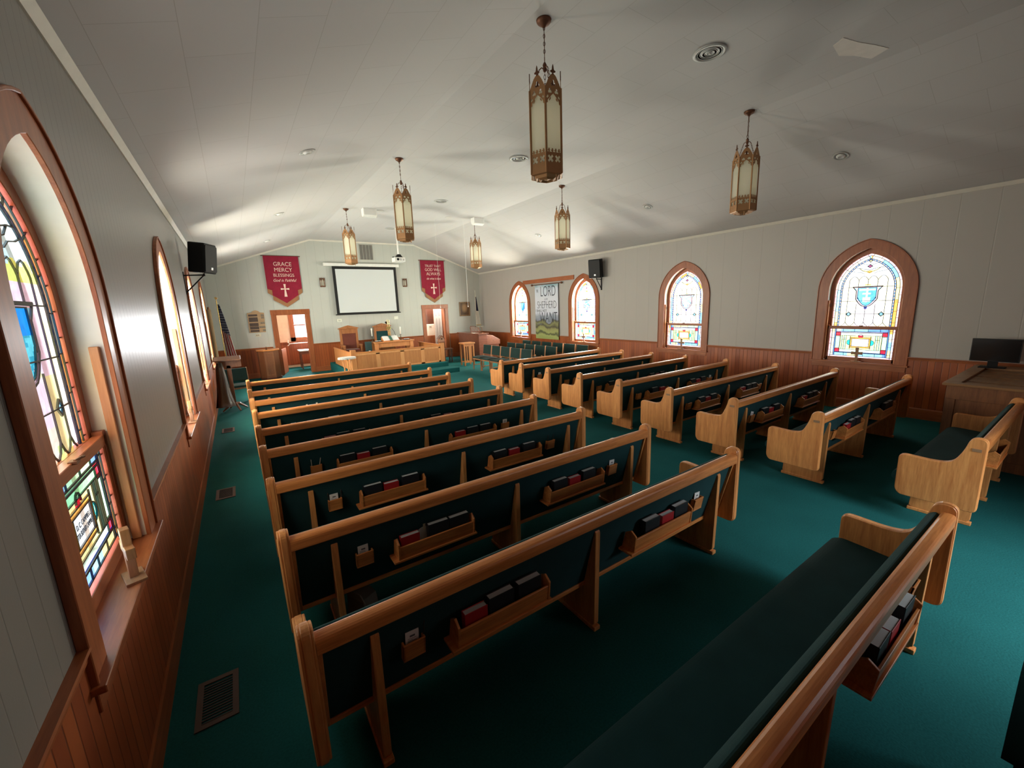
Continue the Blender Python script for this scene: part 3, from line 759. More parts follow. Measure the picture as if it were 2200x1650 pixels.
# ------------------------------------------------------------------ pews
ORD = ['', 'first', 'second', 'third', 'fourth', 'fifth', 'sixth', 'seventh', 'eighth', 'ninth', 'tenth']
END_PROF = fillet([(0, .918), (0, .252), (.50, .252), (.533, .30), (.533, .655), (.30, .645), (.185, .665), (.125, .80), (.10, .918)],
                  [.05, .045, .05, .03, .05, .12, .10, .10, .05], 5)
SUP_PROF = fillet([(.075, 0), (.075, .035), (.06, .05), (.045, .73), (.085, .74), (.20, .30), (.46, .30), (.475, .05), (.46, .035), (.46, 0)],
                  [0, 0, .005, .03, .03, .02, .02, 0, 0, 0], 3)
def cushion_prof():
    return fillet([(.17, .40), (.16, .455), (.30, .468), (.515, .480), (.575, .45), (.575, .385), (.54, .37), (.20, .37)], [.01, .02, .05, .05, .04, .03, .01, .01], 4)
def make_pew(W, sl, sm, sr, racks, pockets, plate=None, armcap=True):
    """parts of a pew, origin at the rear left floor corner; W length"""
    t = thing('pew', 'pew', 'pew')
    for nm, a, c in (('end_panel', -.03, .03), ('end_panel', W - .03, W + .03)):
        mb = MB(); mb.prism(END_PROF, 'x', a + .012, c - .012)
        sc_p = [(.266 + (p - .266) * .985, .585 + (q - .585) * .985) for p, q in END_PROF]
        mb.prism(sc_p, 'x', a, a + .014); mb.prism(sc_p, 'x', c - .014, c)
        mb.build(nm, oak_z, t, bevel=.005)
    for x in (sl, sm, sr):
        mb = MB(); mb.prism(SUP_PROF, 'x', x - .02, x + .02); mb.box(x - .026, x + .026, .05, .485, 0, .03)
        mb.build('support', oak_z, t, bevel=.004)
    prof = fillet([(.005, .785), (.0, .865), (.065, .875), (.075, .80), (.06, .785)], [.012, .028, .028, .01, .008], 4)
    MB().prism(prof, 'x', .03, W - .03).build('top_rail', oak_x, t, smooth=False)
    MB().prism([(.04, .79), (.155, .315), (.168, .315), (.055, .79)], 'x', .03, W - .03).build('back_panel', pew_green, t)
    MB().prism(fillet([(.060, .80), (.172, .44), (.225, .45), (.122, .835), (.080, .860)], [.01, .01, .04, .04, .02], 4), 'x', .032, W - .032).build('back_cushion', pew_green, t, smooth=False)
    MB().prism([(.145, .295), (.145, .325), (.185, .325), (.185, .295)], 'x', .03, W - .03).build('lower_rail', oak_x, t, bevel=.004)
    MB().prism([(.17, .335), (.17, .372), (.54, .372), (.54, .335)], 'x', .03, W - .03).build('seat_board', oak_x, t)
    MB().prism(cushion_prof(), 'x', .034, W - .034).build('seat_cushion', pew_green, t)
    for x0, x1 in ((.03, .05), (W - .05, W - .03)):
        MB().prism([(.02, .79), (.135, .31), (.165, .31), (.05, .79)], 'x', x0, x1).build('cleat', oak_z, t, bevel=.003)
    for x0, x1 in racks:
        mb = MB()
        mb.box(x0 - .045, x1 + .03, -.006, .112, .465, .480)
        mb.prism([(.006, .48), (-.006, .575), (.006, .577), (.018, .48)], 'x', x0, x1)
        for a in (x0 - .014, x1): mb.prism([(.0, .48), (-.012, .60), (.03, .63), (.078, .60), (.108, .48)], 'x', a, a + .014)
        mb.build('book_rack', oak_x, t, bevel=.002, seg=1)
    for x0, x1 in pockets:
        mb = MB(); mb.prism([(.062, .505), (.044, .60), (.054, .602), (.072, .505)], 'x', x0, x1)
        for a in (x0, x1 - .01): mb.prism([(.062, .505), (.044, .60), (.080, .60), (.10, .505)], 'x', a, a + .01)
        mb.box(x0, x1, .062, .10, .497, .507)
        mb.build('card_pocket', oak_x, t, bevel=.002, seg=1)
    if plate:
        MB().box(-.034, -.0302, .03, .085, .80, .825).build('number_plate', plate, t)
    return t

def cp(o, **k): return dup(o, **k)
pocket_x = [(.385, .495), (2.735, 2.85)]
rack_x = [(.655, 1.215), (1.975, 2.60)]
WL = 3.27
yL = [9.345, 8.12, 7.195, 6.27, 5.32, 4.428, 3.468, 2.523, 1.632, 0.377]
pewL = make_pew(WL, .265, 1.665, 3.065, rack_x, pocket_x)
placed = {}
xs0 = 0.065
for i, y in enumerate(yL):
    lab = 'oak pew with green cushion, left block, %s row from the front' % ORD[i + 1]
    if i == 0: p_ = pewL; p_.location = (xs0, y, 0); p_['label'] = lab; p_['group'] = 'pews of the left block'
    else: p_ = dup(pewL, (xs0, y, 0), 0, lab, 'pews of the left block')
    placed[('L', i + 1)] = (xs0, y)
plate_w = plain('plate_white', (0.8, 0.78, 0.7), 0.5); plate_t = plain('plate_tan', (0.30, 0.17, 0.09), 0.5)
yR = [7.935, 7.13, 6.21, 5.30, 4.38, 3.447, 2.53, 1.625, 0.475]
WRt = 3.20
pewR = make_pew(WRt, .33, 1.60, 2.88, [(.70, 1.24), (1.93, 2.49)], [(.45, .56), (2.60, 2.71)], plate_w)
xr0 = 5.046
for i, y in enumerate(yR[:8]):
    lab = 'oak pew with green cushion, right block, %s row from the front' % ORD[i + 1]
    if i == 0: p_ = pewR; p_.location = (xr0, y, 0); p_['label'] = lab; p_['group'] = 'pews of the right block'
    else: p_ = dup(pewR, (xr0, y, 0), 0, lab, 'pews of the right block')
    placed[('R', i + 1)] = (xr0, y)
    if i in (0, 1, 5, 7):
        for ch in p_.children:
            if ch.name.startswith('number_plate'):
                if i == 0: pass
                ch.data = ch.data.copy(); ch.data.materials.clear(); ch.data.materials.append(plate_t)
p_ = make_pew(2.17, .33, 1.1, 1.85, [(.75, 1.30)], [(.45, .56)], plate_t)
p_.location = (xr0, yR[8], 0); p_['label'] = 'short oak pew beside the wooden sound desk, last of the right block'; p_['group'] = 'pews of the right block'

# ------------------------------------------------------------------ books, cards, pencils and fans in the pew racks
def book_mesh(cover, w, t, h, name):
    """book standing with its back cover against the pew; origin bottom centre"""
    root = thing(name, name, 'book')
    mb = MB(); mb.box(-w / 2, w / 2, 0, .004, 0, h); mb.box(-w / 2, w / 2, t - .004, t, 0, h); mb.box(-w / 2, -w / 2 + .005, 0, t, 0, h)
    mb.build('book_cover', cover, root, bevel=.002, seg=1)
    MB().box(-w / 2 + .005, w / 2 - .004, .004, t - .004, .004, h - .004).build('pages', page_mat, root)
    root.location = (0, 0, -50)
    return root
proto_black = book_mesh(black_cover, .158, .042, .172, 'hymnal')
proto_red = book_mesh(red_cover, .135, .040, .150, 'songbook')
protos_used = set()
def book(kind, x, y, z, rz, label, group, tilt=.08, dz=0.0):
    src = proto_black if kind == 'b' else proto_red
    if kind in protos_used: o = dup(src, (x, y, z + dz), rz, label, group)
    else: protos_used.add(kind); o = src; o.location = (x, y, z + dz); o['label'] = label; o['group'] = group
    o.rotation_euler = (-tilt, 0, rz)
    return o
pencil_mat = plain('pencil_dark', (0.03, 0.025, 0.02), 0.4); pencil_pale = plain('pencil_pale', (0.6, 0.55, 0.45), 0.5)
def pencil(x, y, z, lean, mat, label):
    root = thing('pencil', label, 'pencil', (x, y, z), group='pencils in the pew pockets')
    mb = MB(); mb.tube([(0, 0, 0), (lean, .004, .13)], .0035, 6); mb.build('shaft', mat, root)
    MB().tube([(lean, .004, .13), (lean * 1.08, .0043, .14)], [.0035, .001], 6).build('tip', mat, root)
def card(x, y, z, label, lean=0.0):
    root = thing('visitor_card', label, 'card', (x, y, z), group='cards in the pew pockets')
    MB().box(-.033, .033, 0, .004, 0, .115).build('card_sheet', white_paper, root)
    mb = MB()
    rr = random.Random(int(x * 100 + y * 10))
    mb.box(-.012, .014, -.0006, 0, .083, .093)
    for kx in range(5): mb.box(-.022, -.022 + .01 + rr.random() * .035, -.0006, 0, .042 + kx * .008, .044 + kx * .008)
    mb.build('printing', card_print, root); root.rotation_euler = (.05, lean, 0)
fan_wood = plain('fan_stick', (0.62, 0.52, 0.36), 0.6)
def fan(x, y, z, lean, label):
    root = thing('hand_fan', label, 'fan', (x, y, z), group='hand fans in the pew racks')
    pts = fillet([(-.055, 0), (-.06, .10), (-.02, .125), (.02, .125), (.06, .10), (.055, 0)], .02, 3)
    MB().prism(pts, 'y', 0, .003).build('fan_card', plain('fan_card', (.6, .62, .58), .7), root)
    pr = fillet([(-.008, .10), (-.010, .19), (-.014, .22), (.014, .22), (.010, .19), (.008, .10)], .006, 2)
    MB().prism(pr, 'y', -.004, .0).build('fan_stick', fan_wood, root); root.rotation_euler = (-.1, lean, 0)
SIDE = {'L': 'left', 'R': 'right'}
def where(b, r, rk): return '%s rack of the %s pew, %s block' % (rk, ORD[r], SIDE[b])
def fill(b, r, rk, spec):
    """spec: list of (kind, x offset along rack 0..1)"""
    x0, y0 = placed[(b, r)]
    rx = ([.655, 1.215], [1.975, 2.60]) if b == 'L' else ([.70, 1.24], [1.93, 2.49])
    a, c = rx[0 if rk == 'left' else 1]
    nb = {'b': 0, 'r': 0}; tot = {'b': sum(1 for s in spec if s[0] == 'b'), 'r': sum(1 for s in spec if s[0] == 'r')}
    for kd, f in spec:
        x = x0 + a + (c - a) * f
        if kd in 'br':
            nb[kd] += 1
            which = '' if tot[kd] == 1 else [' left', ' right'][nb[kd] - 1] if tot[kd] == 2 else ''
            col = 'black hymnal' if kd == 'b' else 'red songbook'
            jit = random.uniform(-.012, .012)
            book(kd, x, y0 + .022, .482, jit, ('%s%s, %s' % (which.strip() + ' ' if which else '', col, where(b, r, rk))).strip(), 'books in the pew racks', tilt=-random.uniform(.03, .06))
std = [('b', .17), ('r', .46), ('b', .78)]
fill('L', 9, 'left', [('r', .19), ('b', .47), ('b', .80)]); fill('L', 9, 'right', [('b', .32), ('r', .60), ('b', .86)])
fill('L', 8, 'left', [('r', .15), ('b', .53), ('b', .82)]); fill('L', 8, 'right', [('b', .20), ('r', .47), ('b', .75)])
fill('L', 7, 'left', std); fill('L', 7, 'right', std)
fill('L', 6, 'left', std); fill('L', 6, 'right', [('r', .2), ('b', .48), ('b', .78)])
fill('L', 5, 'left', [('r', .15), ('b', .43), ('b', .78)]); fill('L', 5, 'right', [('b', .3), ('r', .6)])
fill('L', 4, 'left', [('b', .55)]); fill('L', 4, 'right', [('b', .2), ('b', .75)])
fill('L', 10, 'left', [('b', .3)]); fill('L', 10, 'right', [('b', .22), ('r', .50), ('b', .84)])
fill('R', 8, 'left', [('r', .2), ('b', .48), ('b', .80)]); fill('R', 8, 'right', [('b', .5), ('b', .8)])
for r in (7, 6, 5):
    fill('R', r, 'left', {7: std, 6: std, 5: [('b', .35), ('r', .75)]}[r]); fill('R', r, 'right', [('r', .16), ('b', .5), ('b', .82)] if r != 5 else std)
fill('R', 4, 'left', [('b', .2), ('b', .6)]); fill('R', 4, 'right', std)
fill('R', 3, 'right', [('b', .45), ('b', .75)]); fill('R', 3, 'left', [('b', .5)])
x0, y0 = placed[('L', 8)]; fan(x0 + .655 + .56 * .36, y0 + .064, .50, .06, 'pale hand fan standing between red and black books, eighth pew')
x0, y0 = placed[('L', 3)]
fan(x0 + .78, y0 + .026, .485, -.22, 'pale hand fan leaning left on the third pew, left block'); fan(x0 + .86, y0 + .036, .485, .12, 'pale hand fan leaning right on the third pew, left block')
for (b, r, sd, lean) in (('L', 9, 0, .03), ('L', 9, 1, .05), ('L', 8, 0, 0), ('L', 8, 1, .06), ('L', 7, 0, 0), ('L', 6, 1, .05), ('L', 4, 0, 0), ('R', 7, 0, .25), ('R', 5, 1, .2), ('R', 2, 0, .1)):
    x0, y0 = placed[(b, r)]; pk = (pocket_x if b == 'L' else [(.45, .56), (2.60, 2.71)])[sd]
    card(x0 + (pk[0] + pk[1]) / 2 - .005, y0 + .074, .53, 'white visitor card in %s pocket of the %s pew, %s block' % (['left', 'right'][sd], ORD[r], SIDE[b]), lean)
for (b, r, sd, dx, lean, mt) in (('L', 9, 0, .042, .02, 0), ('L', 7, 0, -.045, -.005, 0), ('L', 7, 0, .045, .01, 0), ('L', 6, 0, -.04, .0, 1), ('L', 6, 0, .02, .03, 1), ('L', 7, 1, -.04, .012, 0), ('L', 7, 1, .04, .012, 0)):
    x0, y0 = placed[(b, r)]; pk = pocket_x[sd]
    pencil(x0 + (pk[0] + pk[1]) / 2 + dx, y0 + .066, .53, lean, pencil_pale if mt else pencil_dark if False else (pencil_pale if mt else pencil_mat),
           '%s pencil at %s edge of the %s pocket, %s pew of left block' % (['dark', 'pale'][mt], 'left' if dx < 0 else 'right', ['left', 'right'][sd], ORD[r]))

# paper bag and small things under the pews
t = thing('paper_bag', 'crumpled grey paper bag on the carpet behind the eighth pew', 'bag', (.50, 2.80, 0), .5)
mb = MB(); mb.prism([(-.10, 0), (.10, 0), (.085, .17), (.02, .20), (-.07, .16)], 'x', -.06, .06)
mb.build('bag_body', plain('grey_paper', (.22, .20, .18), .9), t)
MB().prism([(-.10, .15), (.07, .17), (.10, .22), (-.06, .205)], 'x', -.07, -.062).build('bag_flap', plain('grey_paper_flap', (.28, .25, .22), .9), t)
t = thing('microphone_stand', 'low pale desk microphone stand on carpet under the seventh right pew', 'microphone stand', (6.72, 3.25, 0))
MB().lathe([(.0, .0), (.075, 0), (.07, .015), (.012, .02), (0, .02)], n=16).build('base', grey_metal, t)
MB().tube([(0, 0, .02), (0, 0, .12), (.01, 0, .13)], .008, 8).build('post', grey_metal, t)
MB().prism([(-.15, 0), (.12, -.03), (.16, .02), (-.10, .05)], 'z', .0, .012).build('paper_sheet', plain('pale_sheet', (.5, .5, .47), .8), t)

# ------------------------------------------------------------------ window sill crosses
crossmat = wood('cross_wood', (.20, .085, .035), (.42, .20, .09), 'z')
def cross(x, y, rz, label):
    t = thing('wooden_cross', label, 'cross', (x, y, .888), rz, 'wooden crosses on the window sills')
    mb = MB(); mb.prism(fillet([(-.018, .012), (.018, .012), (.022, .14), (.085, .135), (.085, .19), (.022, .185), (.026, .27), (-.026, .27), (-.022, .185), (-.085, .19), (-.085, .135), (-.022, .14)], 0, 1), 'x', -.018, .018)
    mb.build('upright', crossmat, t, bevel=.003)
    MB().box(-.04, .04, -.075, .075, 0, .014).build('base', crossmat, t, bevel=.002)
    return t
for i, y in enumerate(WIN_R): cross(XR + .01, y - .0, 0, 'wooden cross on the sill of the %s right-hand window from the back' % ORD[i + 1])
for i, y in enumerate(WIN_L): cross(XL + .02, y + .03, .3 if i == 0 else 0, 'wooden cross on the sill of the %s left-hand window from the back' % ORD[i + 1])

# ------------------------------------------------------------------ gothic pendant lanterns
def lantern_face():
    """fretted metal face, local s across (width Wf), z up; returns run-merged quads from a raster mask"""
    Wf, H, c = .167, .80, .0040
    nx = int(round(Wf / c)); nz = int(H / c)
    def solid(s, z):
        a = abs(s - Wf / 2); hw = Wf / 2
        # gable from z=.64 (shoulder) to .745 (peak), finial above
        if z > .64:
            t = (z - .64) / .105
            if t > 1: return False
            lim = hw * math.sqrt(max(0, 1 - t)) * (1 - .15 * t)
            if a > lim: return False
            if a > lim - .011: return True
            # trefoil cut-outs
        else:
            if a > hw - .011: return True
        if z < .035: return True
        if z < .15:
            if .062 < z < .070 or z > .140: return True
            # quatrefoil crosses are openings
            for cx in (-.0385, .0385):
                u, v = (s - Wf / 2 - cx), z - .105
                p, q = (u + v) * .7071, (u - v) * .7071
                if (abs(p) < .0105 and abs(q) < .033) or (abs(q) < .0105 and abs(p) < .033): return False
            return a < hw
        if z < .185:      # cresting
            u = ((s - .011) / .036) % 1.0 - .5; v = z - .15
            return (abs(u) < .14) or (abs(v - .018) < .005 and abs(u) < .34) or v < .006
        if z > .50:
            # tracery: cusped arch with circles
            arc = .53 + .085 * (1 - (a / hw) ** 1.3)
            if z < arc - .016:
                return (a > hw - .024 and z > .51 + (hw - a) * .9) or (abs(z - (arc - .03)) < .007 and abs(a - .035) < .008)
            if z < arc: return True
            for cu, cv, r in ((0, .675, .020), (-.034, .615, .017), (.034, .615, .017), (0, .575, .014), (-.058, .572, .011), (.058, .572, .011)):
                u, v = s - Wf / 2 - cu, z - cv
                for k3 in range(3):
                    an = PI / 2 + k3 * 2 * PI / 3
                    if math.hypot(u - r * .62 * math.cos(an), v - r * .62 * math.sin(an)) < r * .64: return False
            return True
        return False
    mb = MB()
    for j in range(nz):
        z = (j + .5) * c; i = 0
        while i < nx:
            if solid((i + .5) * c, z):
                k2 = i
                while k2 < nx and solid((k2 + .5) * c, z): k2 += 1
                mb.add([(i * c - Wf / 2, 0, j * c), (k2 * c - Wf / 2, 0, j * c), (k2 * c - Wf / 2, 0, (j + 1) * c), (i * c - Wf / 2, 0, (j + 1) * c)], [(0, 1, 2, 3)])
                i = k2
            else: i += 1
    return mb, Wf
FACE, WF = lantern_face()
KZ = 1.11
FACE.v = [(a, b, c * KZ) for a, b, c in FACE.v]
HR = .167; AP = HR * math.cos(PI / 6)
def face_mats():
    for k6 in range(6): yield k6, Matrix.Rotation(k6 * PI / 3 + PI / 6, 4, 'Z') @ Matrix.Translation((AP, 0, 0)) @ Matrix.Rotation(PI / 2, 4, 'Z')
def finial(mb, mat):
    z = .745 * KZ
    prof = [(-.006, 0), (.006, 0), (.006, .016), (.024, .02), (.026, .032), (.012, .036), (.008, .05), (.006, .066), (0, .085), (-.006, .066), (-.008, .05), (-.012, .036), (-.026, .032), (-.024, .02), (-.006, .016)]
    vs = [mat @ Vector((p, -.004, z - .008 + q)) for p, q in prof] + [mat @ Vector((p, .004, z - .008 + q)) for p, q in prof]
    n = len(prof); mb.add(vs, [tuple(range(n)), tuple(range(2 * n - 1, n - 1, -1))] + [(i, n + i, n + (i + 1) % n, (i + 1) % n) for i in range(n)])
def chain(mb, p0, p1, link=.034, r=.0028, w=.008):
    p0, p1 = Vector(p0), Vector(p1); L = (p1 - p0).length; n = max(2, int(L / (link * .78))); d = (p1 - p0) / n
    q = d.normalized().to_track_quat('Z', 'Y')
    for i in range(n):
        c = p0 + d * (i + .5); ring = []
        for a in range(10):
            an = 2 * PI * a / 10; v = Vector((w * math.cos(an), 0, link * .5 * math.sin(an)))
            if i % 2: v = Vector((0, v.x, v.z))
            ring.append(c + q @ v)
        mb.tube(ring, r, 5, closed=True)
def make_lantern():
    """origin at the bottom of the lantern body (z 0); ceiling at +1.33"""
    t = thing('pendant_lantern', 'lantern', 'pendant lamp')
    mb = MB()
    for k6, m in face_mats():
        b = len(mb.v); mb.add([m @ Vector(p) for p in FACE.v], FACE.f)
    o = mb.build('lantern_frame', brass, t); sm = o.modifiers.new('solid', 'SOLIDIFY'); sm.thickness = .004; sm.offset = 0
    mb = MB()
    for k6 in range(6):
        an = k6 * PI / 3
        mb.tube([(HR * math.cos(an), HR * math.sin(an), 0), (HR * math.cos(an), HR * math.sin(an), .72)], .009, 6)
    mb.build('corner_posts', brass, t)
    for k6, m in face_mats():
        g = MB(); g.add([m @ Vector(p) for p in [(-WF / 2 + .004, .012, .06), (WF / 2 - .004, .012, .06), (WF / 2 - .004, .012, .66), (WF / 4, .012, .70), (-WF / 4, .012, .70), (-WF / 2 + .004, .012, .66)]], [(0, 1, 2, 3, 4, 5)])
        g.build('glass_panel', frost, t)
    for k6, m in face_mats():
        f = MB(); finial(f, m); f.build('finial', brass_dark, t)
    hexp = lambda r, z: [(r * math.cos(k * PI / 3), r * math.sin(k * PI / 3), z) for k in range(6)]
    mb = MB()
    rings = [(HR + .004, .02), (HR + .004, -.004), (HR - .02, -.012), (HR - .03, -.004), (.115, -.03), (.10, -.022), (.07, -.04), (.05, -.028), (0.001, -.034)]
    vs = []
    for r, z in rings: vs += hexp(r, z)
    mb.add(vs, [(i * 6 + j, i * 6 + (j + 1) % 6, (i + 1) * 6 + (j + 1) % 6, (i + 1) * 6 + j) for i in range(len(rings) - 1) for j in range(6)])
    mb.tube([(.12, .09, -.02), (.12, .09, -.075)], .005, 6)
    mb.build('bottom_tray', brass, t)
    mb = MB()
    for k3 in range(3):
        an = k3 * 2 * PI / 3 + PI / 6
        mb.tube([(0, 0, .93), (.03 * math.cos(an), .03 * math.sin(an), .945), (.055 * math.cos(an), .055 * math.sin(an), .925)], .005, 6)
        chain(mb, (.055 * math.cos(an), .055 * math.sin(an), .92), (AP * math.cos(an) * .93, AP * math.sin(an) * .93, .70), .04, .0026, .008)
    chain(mb, (0, 0, .92), (0, 0, .70), .045, .0026, .009)
    mb.build('hanger_chains', brass_dark, t)
    mb = MB(); mb.lathe([(0, .905), (.012, .91), (.018, .93), (.016, .95), (.020, .965), (.010, .985), (0, .99)], n=12)
    mb.tube([(.022 * math.cos(a), 0, 1.008 + .022 * math.sin(a)) for a in [2 * PI * i / 12 for i in range(12)]], .004, 6, closed=True)
    mb.build('hub', brass_dark, t)
    mb = MB(); chain(mb, (0, 0, 1.03), (0, 0, 1.28), .036, .003, .008); mb.tube([(.003, 0, 1.0), (-.004, .002, 1.15), (.002, 0, 1.29)], .003, 5)
    mb.build('chain', brass_dark, t)
    MB().lathe([(0, 1.27), (.014, 1.272), (.03, 1.29), (.052, 1.30), (.066, 1.315), (.070, 1.33), (0, 1.332)], n=24).build('canopy', brass_dark, t, smooth=True)
    return t
L0 = make_lantern()
def az(x, y): return math.atan2(-y, -x)
LAMPS = [(2.73, 3.345, 'v', 'large gothic brass lantern hanging nearest the camera', -.0), (2.745, 7.37, 'v', 'gothic brass lantern on the left row, second from the back', 0),
         (2.74, 11.4, 'v', 'gothic brass lantern on the left row, nearest the projection screen', 0), (6.42, 3.345, 'f', 'gothic brass lantern on the right row, nearest the back', 0),
         (6.43, 7.36, 'f', 'gothic brass lantern on the right row, second from the back', 0), (6.50, 11.5, 'f', 'gothic brass lantern on the right row, beside the white ceiling speaker', 0)]
for i, (x, y, md, lab, dz) in enumerate(LAMPS):
    a = az(x, y)
    rz = a if md == 'v' else a - PI / 6
    zc = ZC if x < XB2 else ztop(x)
    if i == 0: L0.location = (x, y, zc - 1.333); L0.rotation_euler = (0, 0, rz); L0['label'] = lab; L0['group'] = 'gothic pendant lanterns'
    else: dup(L0, (x, y, zc - 1.333), rz, lab, 'gothic pendant lanterns')

# ------------------------------------------------------------------ ceiling fittings
def make_vent():
    t = thing('ceiling_vent', 'vent', 'ceiling vent')
    MB().lathe([(.168, -.001), (.165, -.012), (.14, -.018), (.128, -.008), (.128, .0)], n=40).build('rim', silver, t, smooth=True)
    mb = MB()
    for i in range(5):
        r = .024 + i * .0235; z = -.004 - .006 * (1 - i / 5)
        mb.lathe([(r + .005, z), (r + .002, z - .006), (r - .003, z - .005), (r + .002, z)], n=32)
    mb.lathe([(0, -.02), (.012, -.019), (.012, -.010), (0, -.009)], n=16)
    mb.build('louvre_rings', silver, t, smooth=False)
    MB().lathe([(0, -.0015), (.13, -.0015)], n=32).build('duct_opening', dark_hole, t)
    return t
v0 = make_vent()
for i, (x, y, lab) in enumerate([(4.57, 2.84, 'round louvred ceiling vent nearest the back'), (4.59, 6.40, 'round louvred ceiling vent beside the largest lantern'), (4.59, 9.70, 'round louvred ceiling vent, third from the back'), (4.56, 13.5, 'round louvred ceiling vent at the projector pole')]):
    if i == 0: v0.location = (x, y, ZC); v0['label'] = lab; v0['group'] = 'round ceiling vents'
    else: dup(v0, (x, y, ZC), 0, lab, 'round ceiling vents')
def make_can():
    t = thing('recessed_light', 'can', 'ceiling light')
    MB().lathe([(.105, -.001), (.10, -.010), (.082, -.012), (.078, .0)], n=32).build('trim_ring', silver, t, smooth=True)
    MB().lathe([(0, -.030), (.035, -.026), (.055, -.012), (.058, -.003), (0, -.002)], n=24).build('eyeball', white_plastic, t, smooth=True)
    MB().lathe([(0, -.0305), (.033, -.0268)], n=20).build('lamp_face', grey_metal, t)
    return t
c0 = make_can(); first = True
tiltL = -math.atan2(ZC - ZE, XB1 - XL); tiltR = math.atan2(ZC - ZE, XR - XB2)
for side, x, ys in (('left', 1.08, (2.55, 6.17, 10.07, 13.81)), ('right', 7.90, (2.71, 6.20, 10.12, 13.7))):
    for j, y in enumerate(ys):
        lab = 'round recessed light on the %s slope of the ceiling, %s from the back' % (side, ORD[j + 1])
        if side == 'left' and j == 0: continue
        o = c0 if first else dup(c0)
        first = False
        o.location = (x, y, ztop(x)); o.rotation_euler = (0, tiltL if side == 'left' else tiltR, 0); o['label'] = lab; o['group'] = 'recessed ceiling lights'
for x, lab in ((3.59, 'small dark round grille in the ceiling beside the white box'), (5.54, 'small dark round grille in the ceiling right of the vent')):
    t = thing('ceiling_grille', lab, 'grille', (x, 11.29, ZC), group='small round ceiling grilles')
    MB().lathe([(0, -.004), (.085, -.004), (.09, 0)], n=24).build('mesh_disc', dark_hole, t)
    MB().lathe([(.086, -.006), (.095, -.003), (.095, 0), (.084, 0)], n=24).build('rim', plain('rim_paint', (.6, .58, .54), .5), t)
def ceil_speaker(x, y, lab, rz):
    t = thing('ceiling_speaker', lab, 'speaker', (x, y, ZC), rz, 'white box speakers on the ceiling')
    MB().prism(fillet([(-.10, 0), (-.10, -.17), (.02, -.21), (.10, -.15), (.10, 0)], [0, .02, .03, .02, 0], 3), 'x', -.17, .17).build('cabinet', white_plastic, t, bevel=.006)
    MB().prism([(-.104, -.02), (-.104, -.16), (-.100, -.165), (-.100, -.015)], 'x', -.15, .15).build('speaker_grille', plain('white_mesh', (.72, .72, .70), .8, bump=.5, bscale=400), t)
ceil_speaker(3.26, 11.2, 'white box speaker on the ceiling beside the left row lantern', 0)
ceil_speaker(6.36, 11.05, 'white box speaker on the ceiling by the right row lantern', 0)
for x, y, z1, lab in ((6.10, 11.45, 2.144, 'thin white pull cord with bead, hanging in front of the framed picture'), (5.17, 11.45, 2.148, 'thin white pull cord hanging in front of the right banner')):
    t = thing('pull_cord', lab, 'cord', (x, y, 0), group='ceiling pull cords')
    MB().tube([(0, 0, ZC), (0, 0, z1 + .05)], .004 if x > 6 else .0022, 6).build('string', white_plastic, t)
    MB().lathe([(0, 0), (.012, .01), (.013, .03), (.004, .055), (0, .056)], (0, 0, z1), 10).build('bead', white_plastic, t, smooth=True)
t = thing('ceiling_patch', 'pale plaster patch on the ceiling tiles at the back right', 'ceiling patch', (0, 0, 0))
mb = MB(); poly = [(5.55, 1.99), (5.62, 2.10), (5.9, 2.14), (6.05, 2.05), (6.30, 1.97), (6.22, 1.80), (6.0, 1.86), (5.8, 1.93)]
mb.prism(poly, 'z', ZC - .0035, ZC - .0005); mb.build('patch_plaster', plain('patch_plaster', (.80, .74, .68), .5), t)

# projector on its pole
t = thing('projector', 'white projector hanging on a white pole in front of the screen', 'projector', (4.70, 13.40, 0))
MB().lathe([(0, ZC), (.06, ZC), (.055, ZC - .02), (.024, ZC - .03), (.024, 3.90), (0, 3.90)], n=16).build('pole', white_plastic, t)
mb = MB(); mb.box(-.12, .10, -.10, .10, 3.80, 3.83); mb.prism([(-.10, 3.81), (-.04, 3.90), (.05, 3.90), (.12, 3.81)], 'y', -.07, .07); mb.box(-.2, -.1, -.02, .02, 3.80, 3.825)
mb.build('mount', black_metal, t, bevel=.006)
b1 = MB().box(-.18, .17, -.15, .15, 3.66, 3.80).build('projector_body', white_plastic, t, bevel=.012)
MB().lathe([(0, 0), (.038, 0), (.034, .02), (.018, .022), (0, .018)], n=20, mat=T(-.07, -.15, 3.735, 0, PI / 2)).build('lens', black_plastic, b1)
mb = MB(); mb.box(0, .04, -.153, -.148, 3.70, 3.76); mb.box(.09, .13, -.153, -.148, 3.70, 3.75); mb.build('air_vent', grey_metal, b1)

# ------------------------------------------------------------------ front wall: screen, banners, boards
t = thing('projection_screen', 'pull-down projection screen with black border on the front wall', 'screen', (0, YF, 0))
MB().prism(fillet([(-.13, 3.80), (-.02, 3.80), (-.02, 3.915), (-.12, 3.915)], .02, 2), 'x', 2.95, 5.73).build('screen_case', white_plastic, t, bevel=.004)
mb = MB(); z0, z1, y = 2.06, 3.80, -.10
mb.box(3.23, 3.33, y - .002, y, z0, z1); mb.box(5.50, 5.60, y - .002, y, z0, z1); mb.box(3.33, 5.50, y - .002, y, z1 - .10, z1); mb.box(3.33, 5.50, y - .002, y, z0, z0 + .05)
mb.build('screen_border', screen_black, t)
MB().box(3.33, 5.50, y - .0015, y, z0 + .05, z1 - .10).build('screen_surface', screen_white, t)
MB().box(3.18, 5.65, y - .02, y + .01, z0 - .035, z0 + .002).build('weight_bar', screen_black, t, bevel=.006)
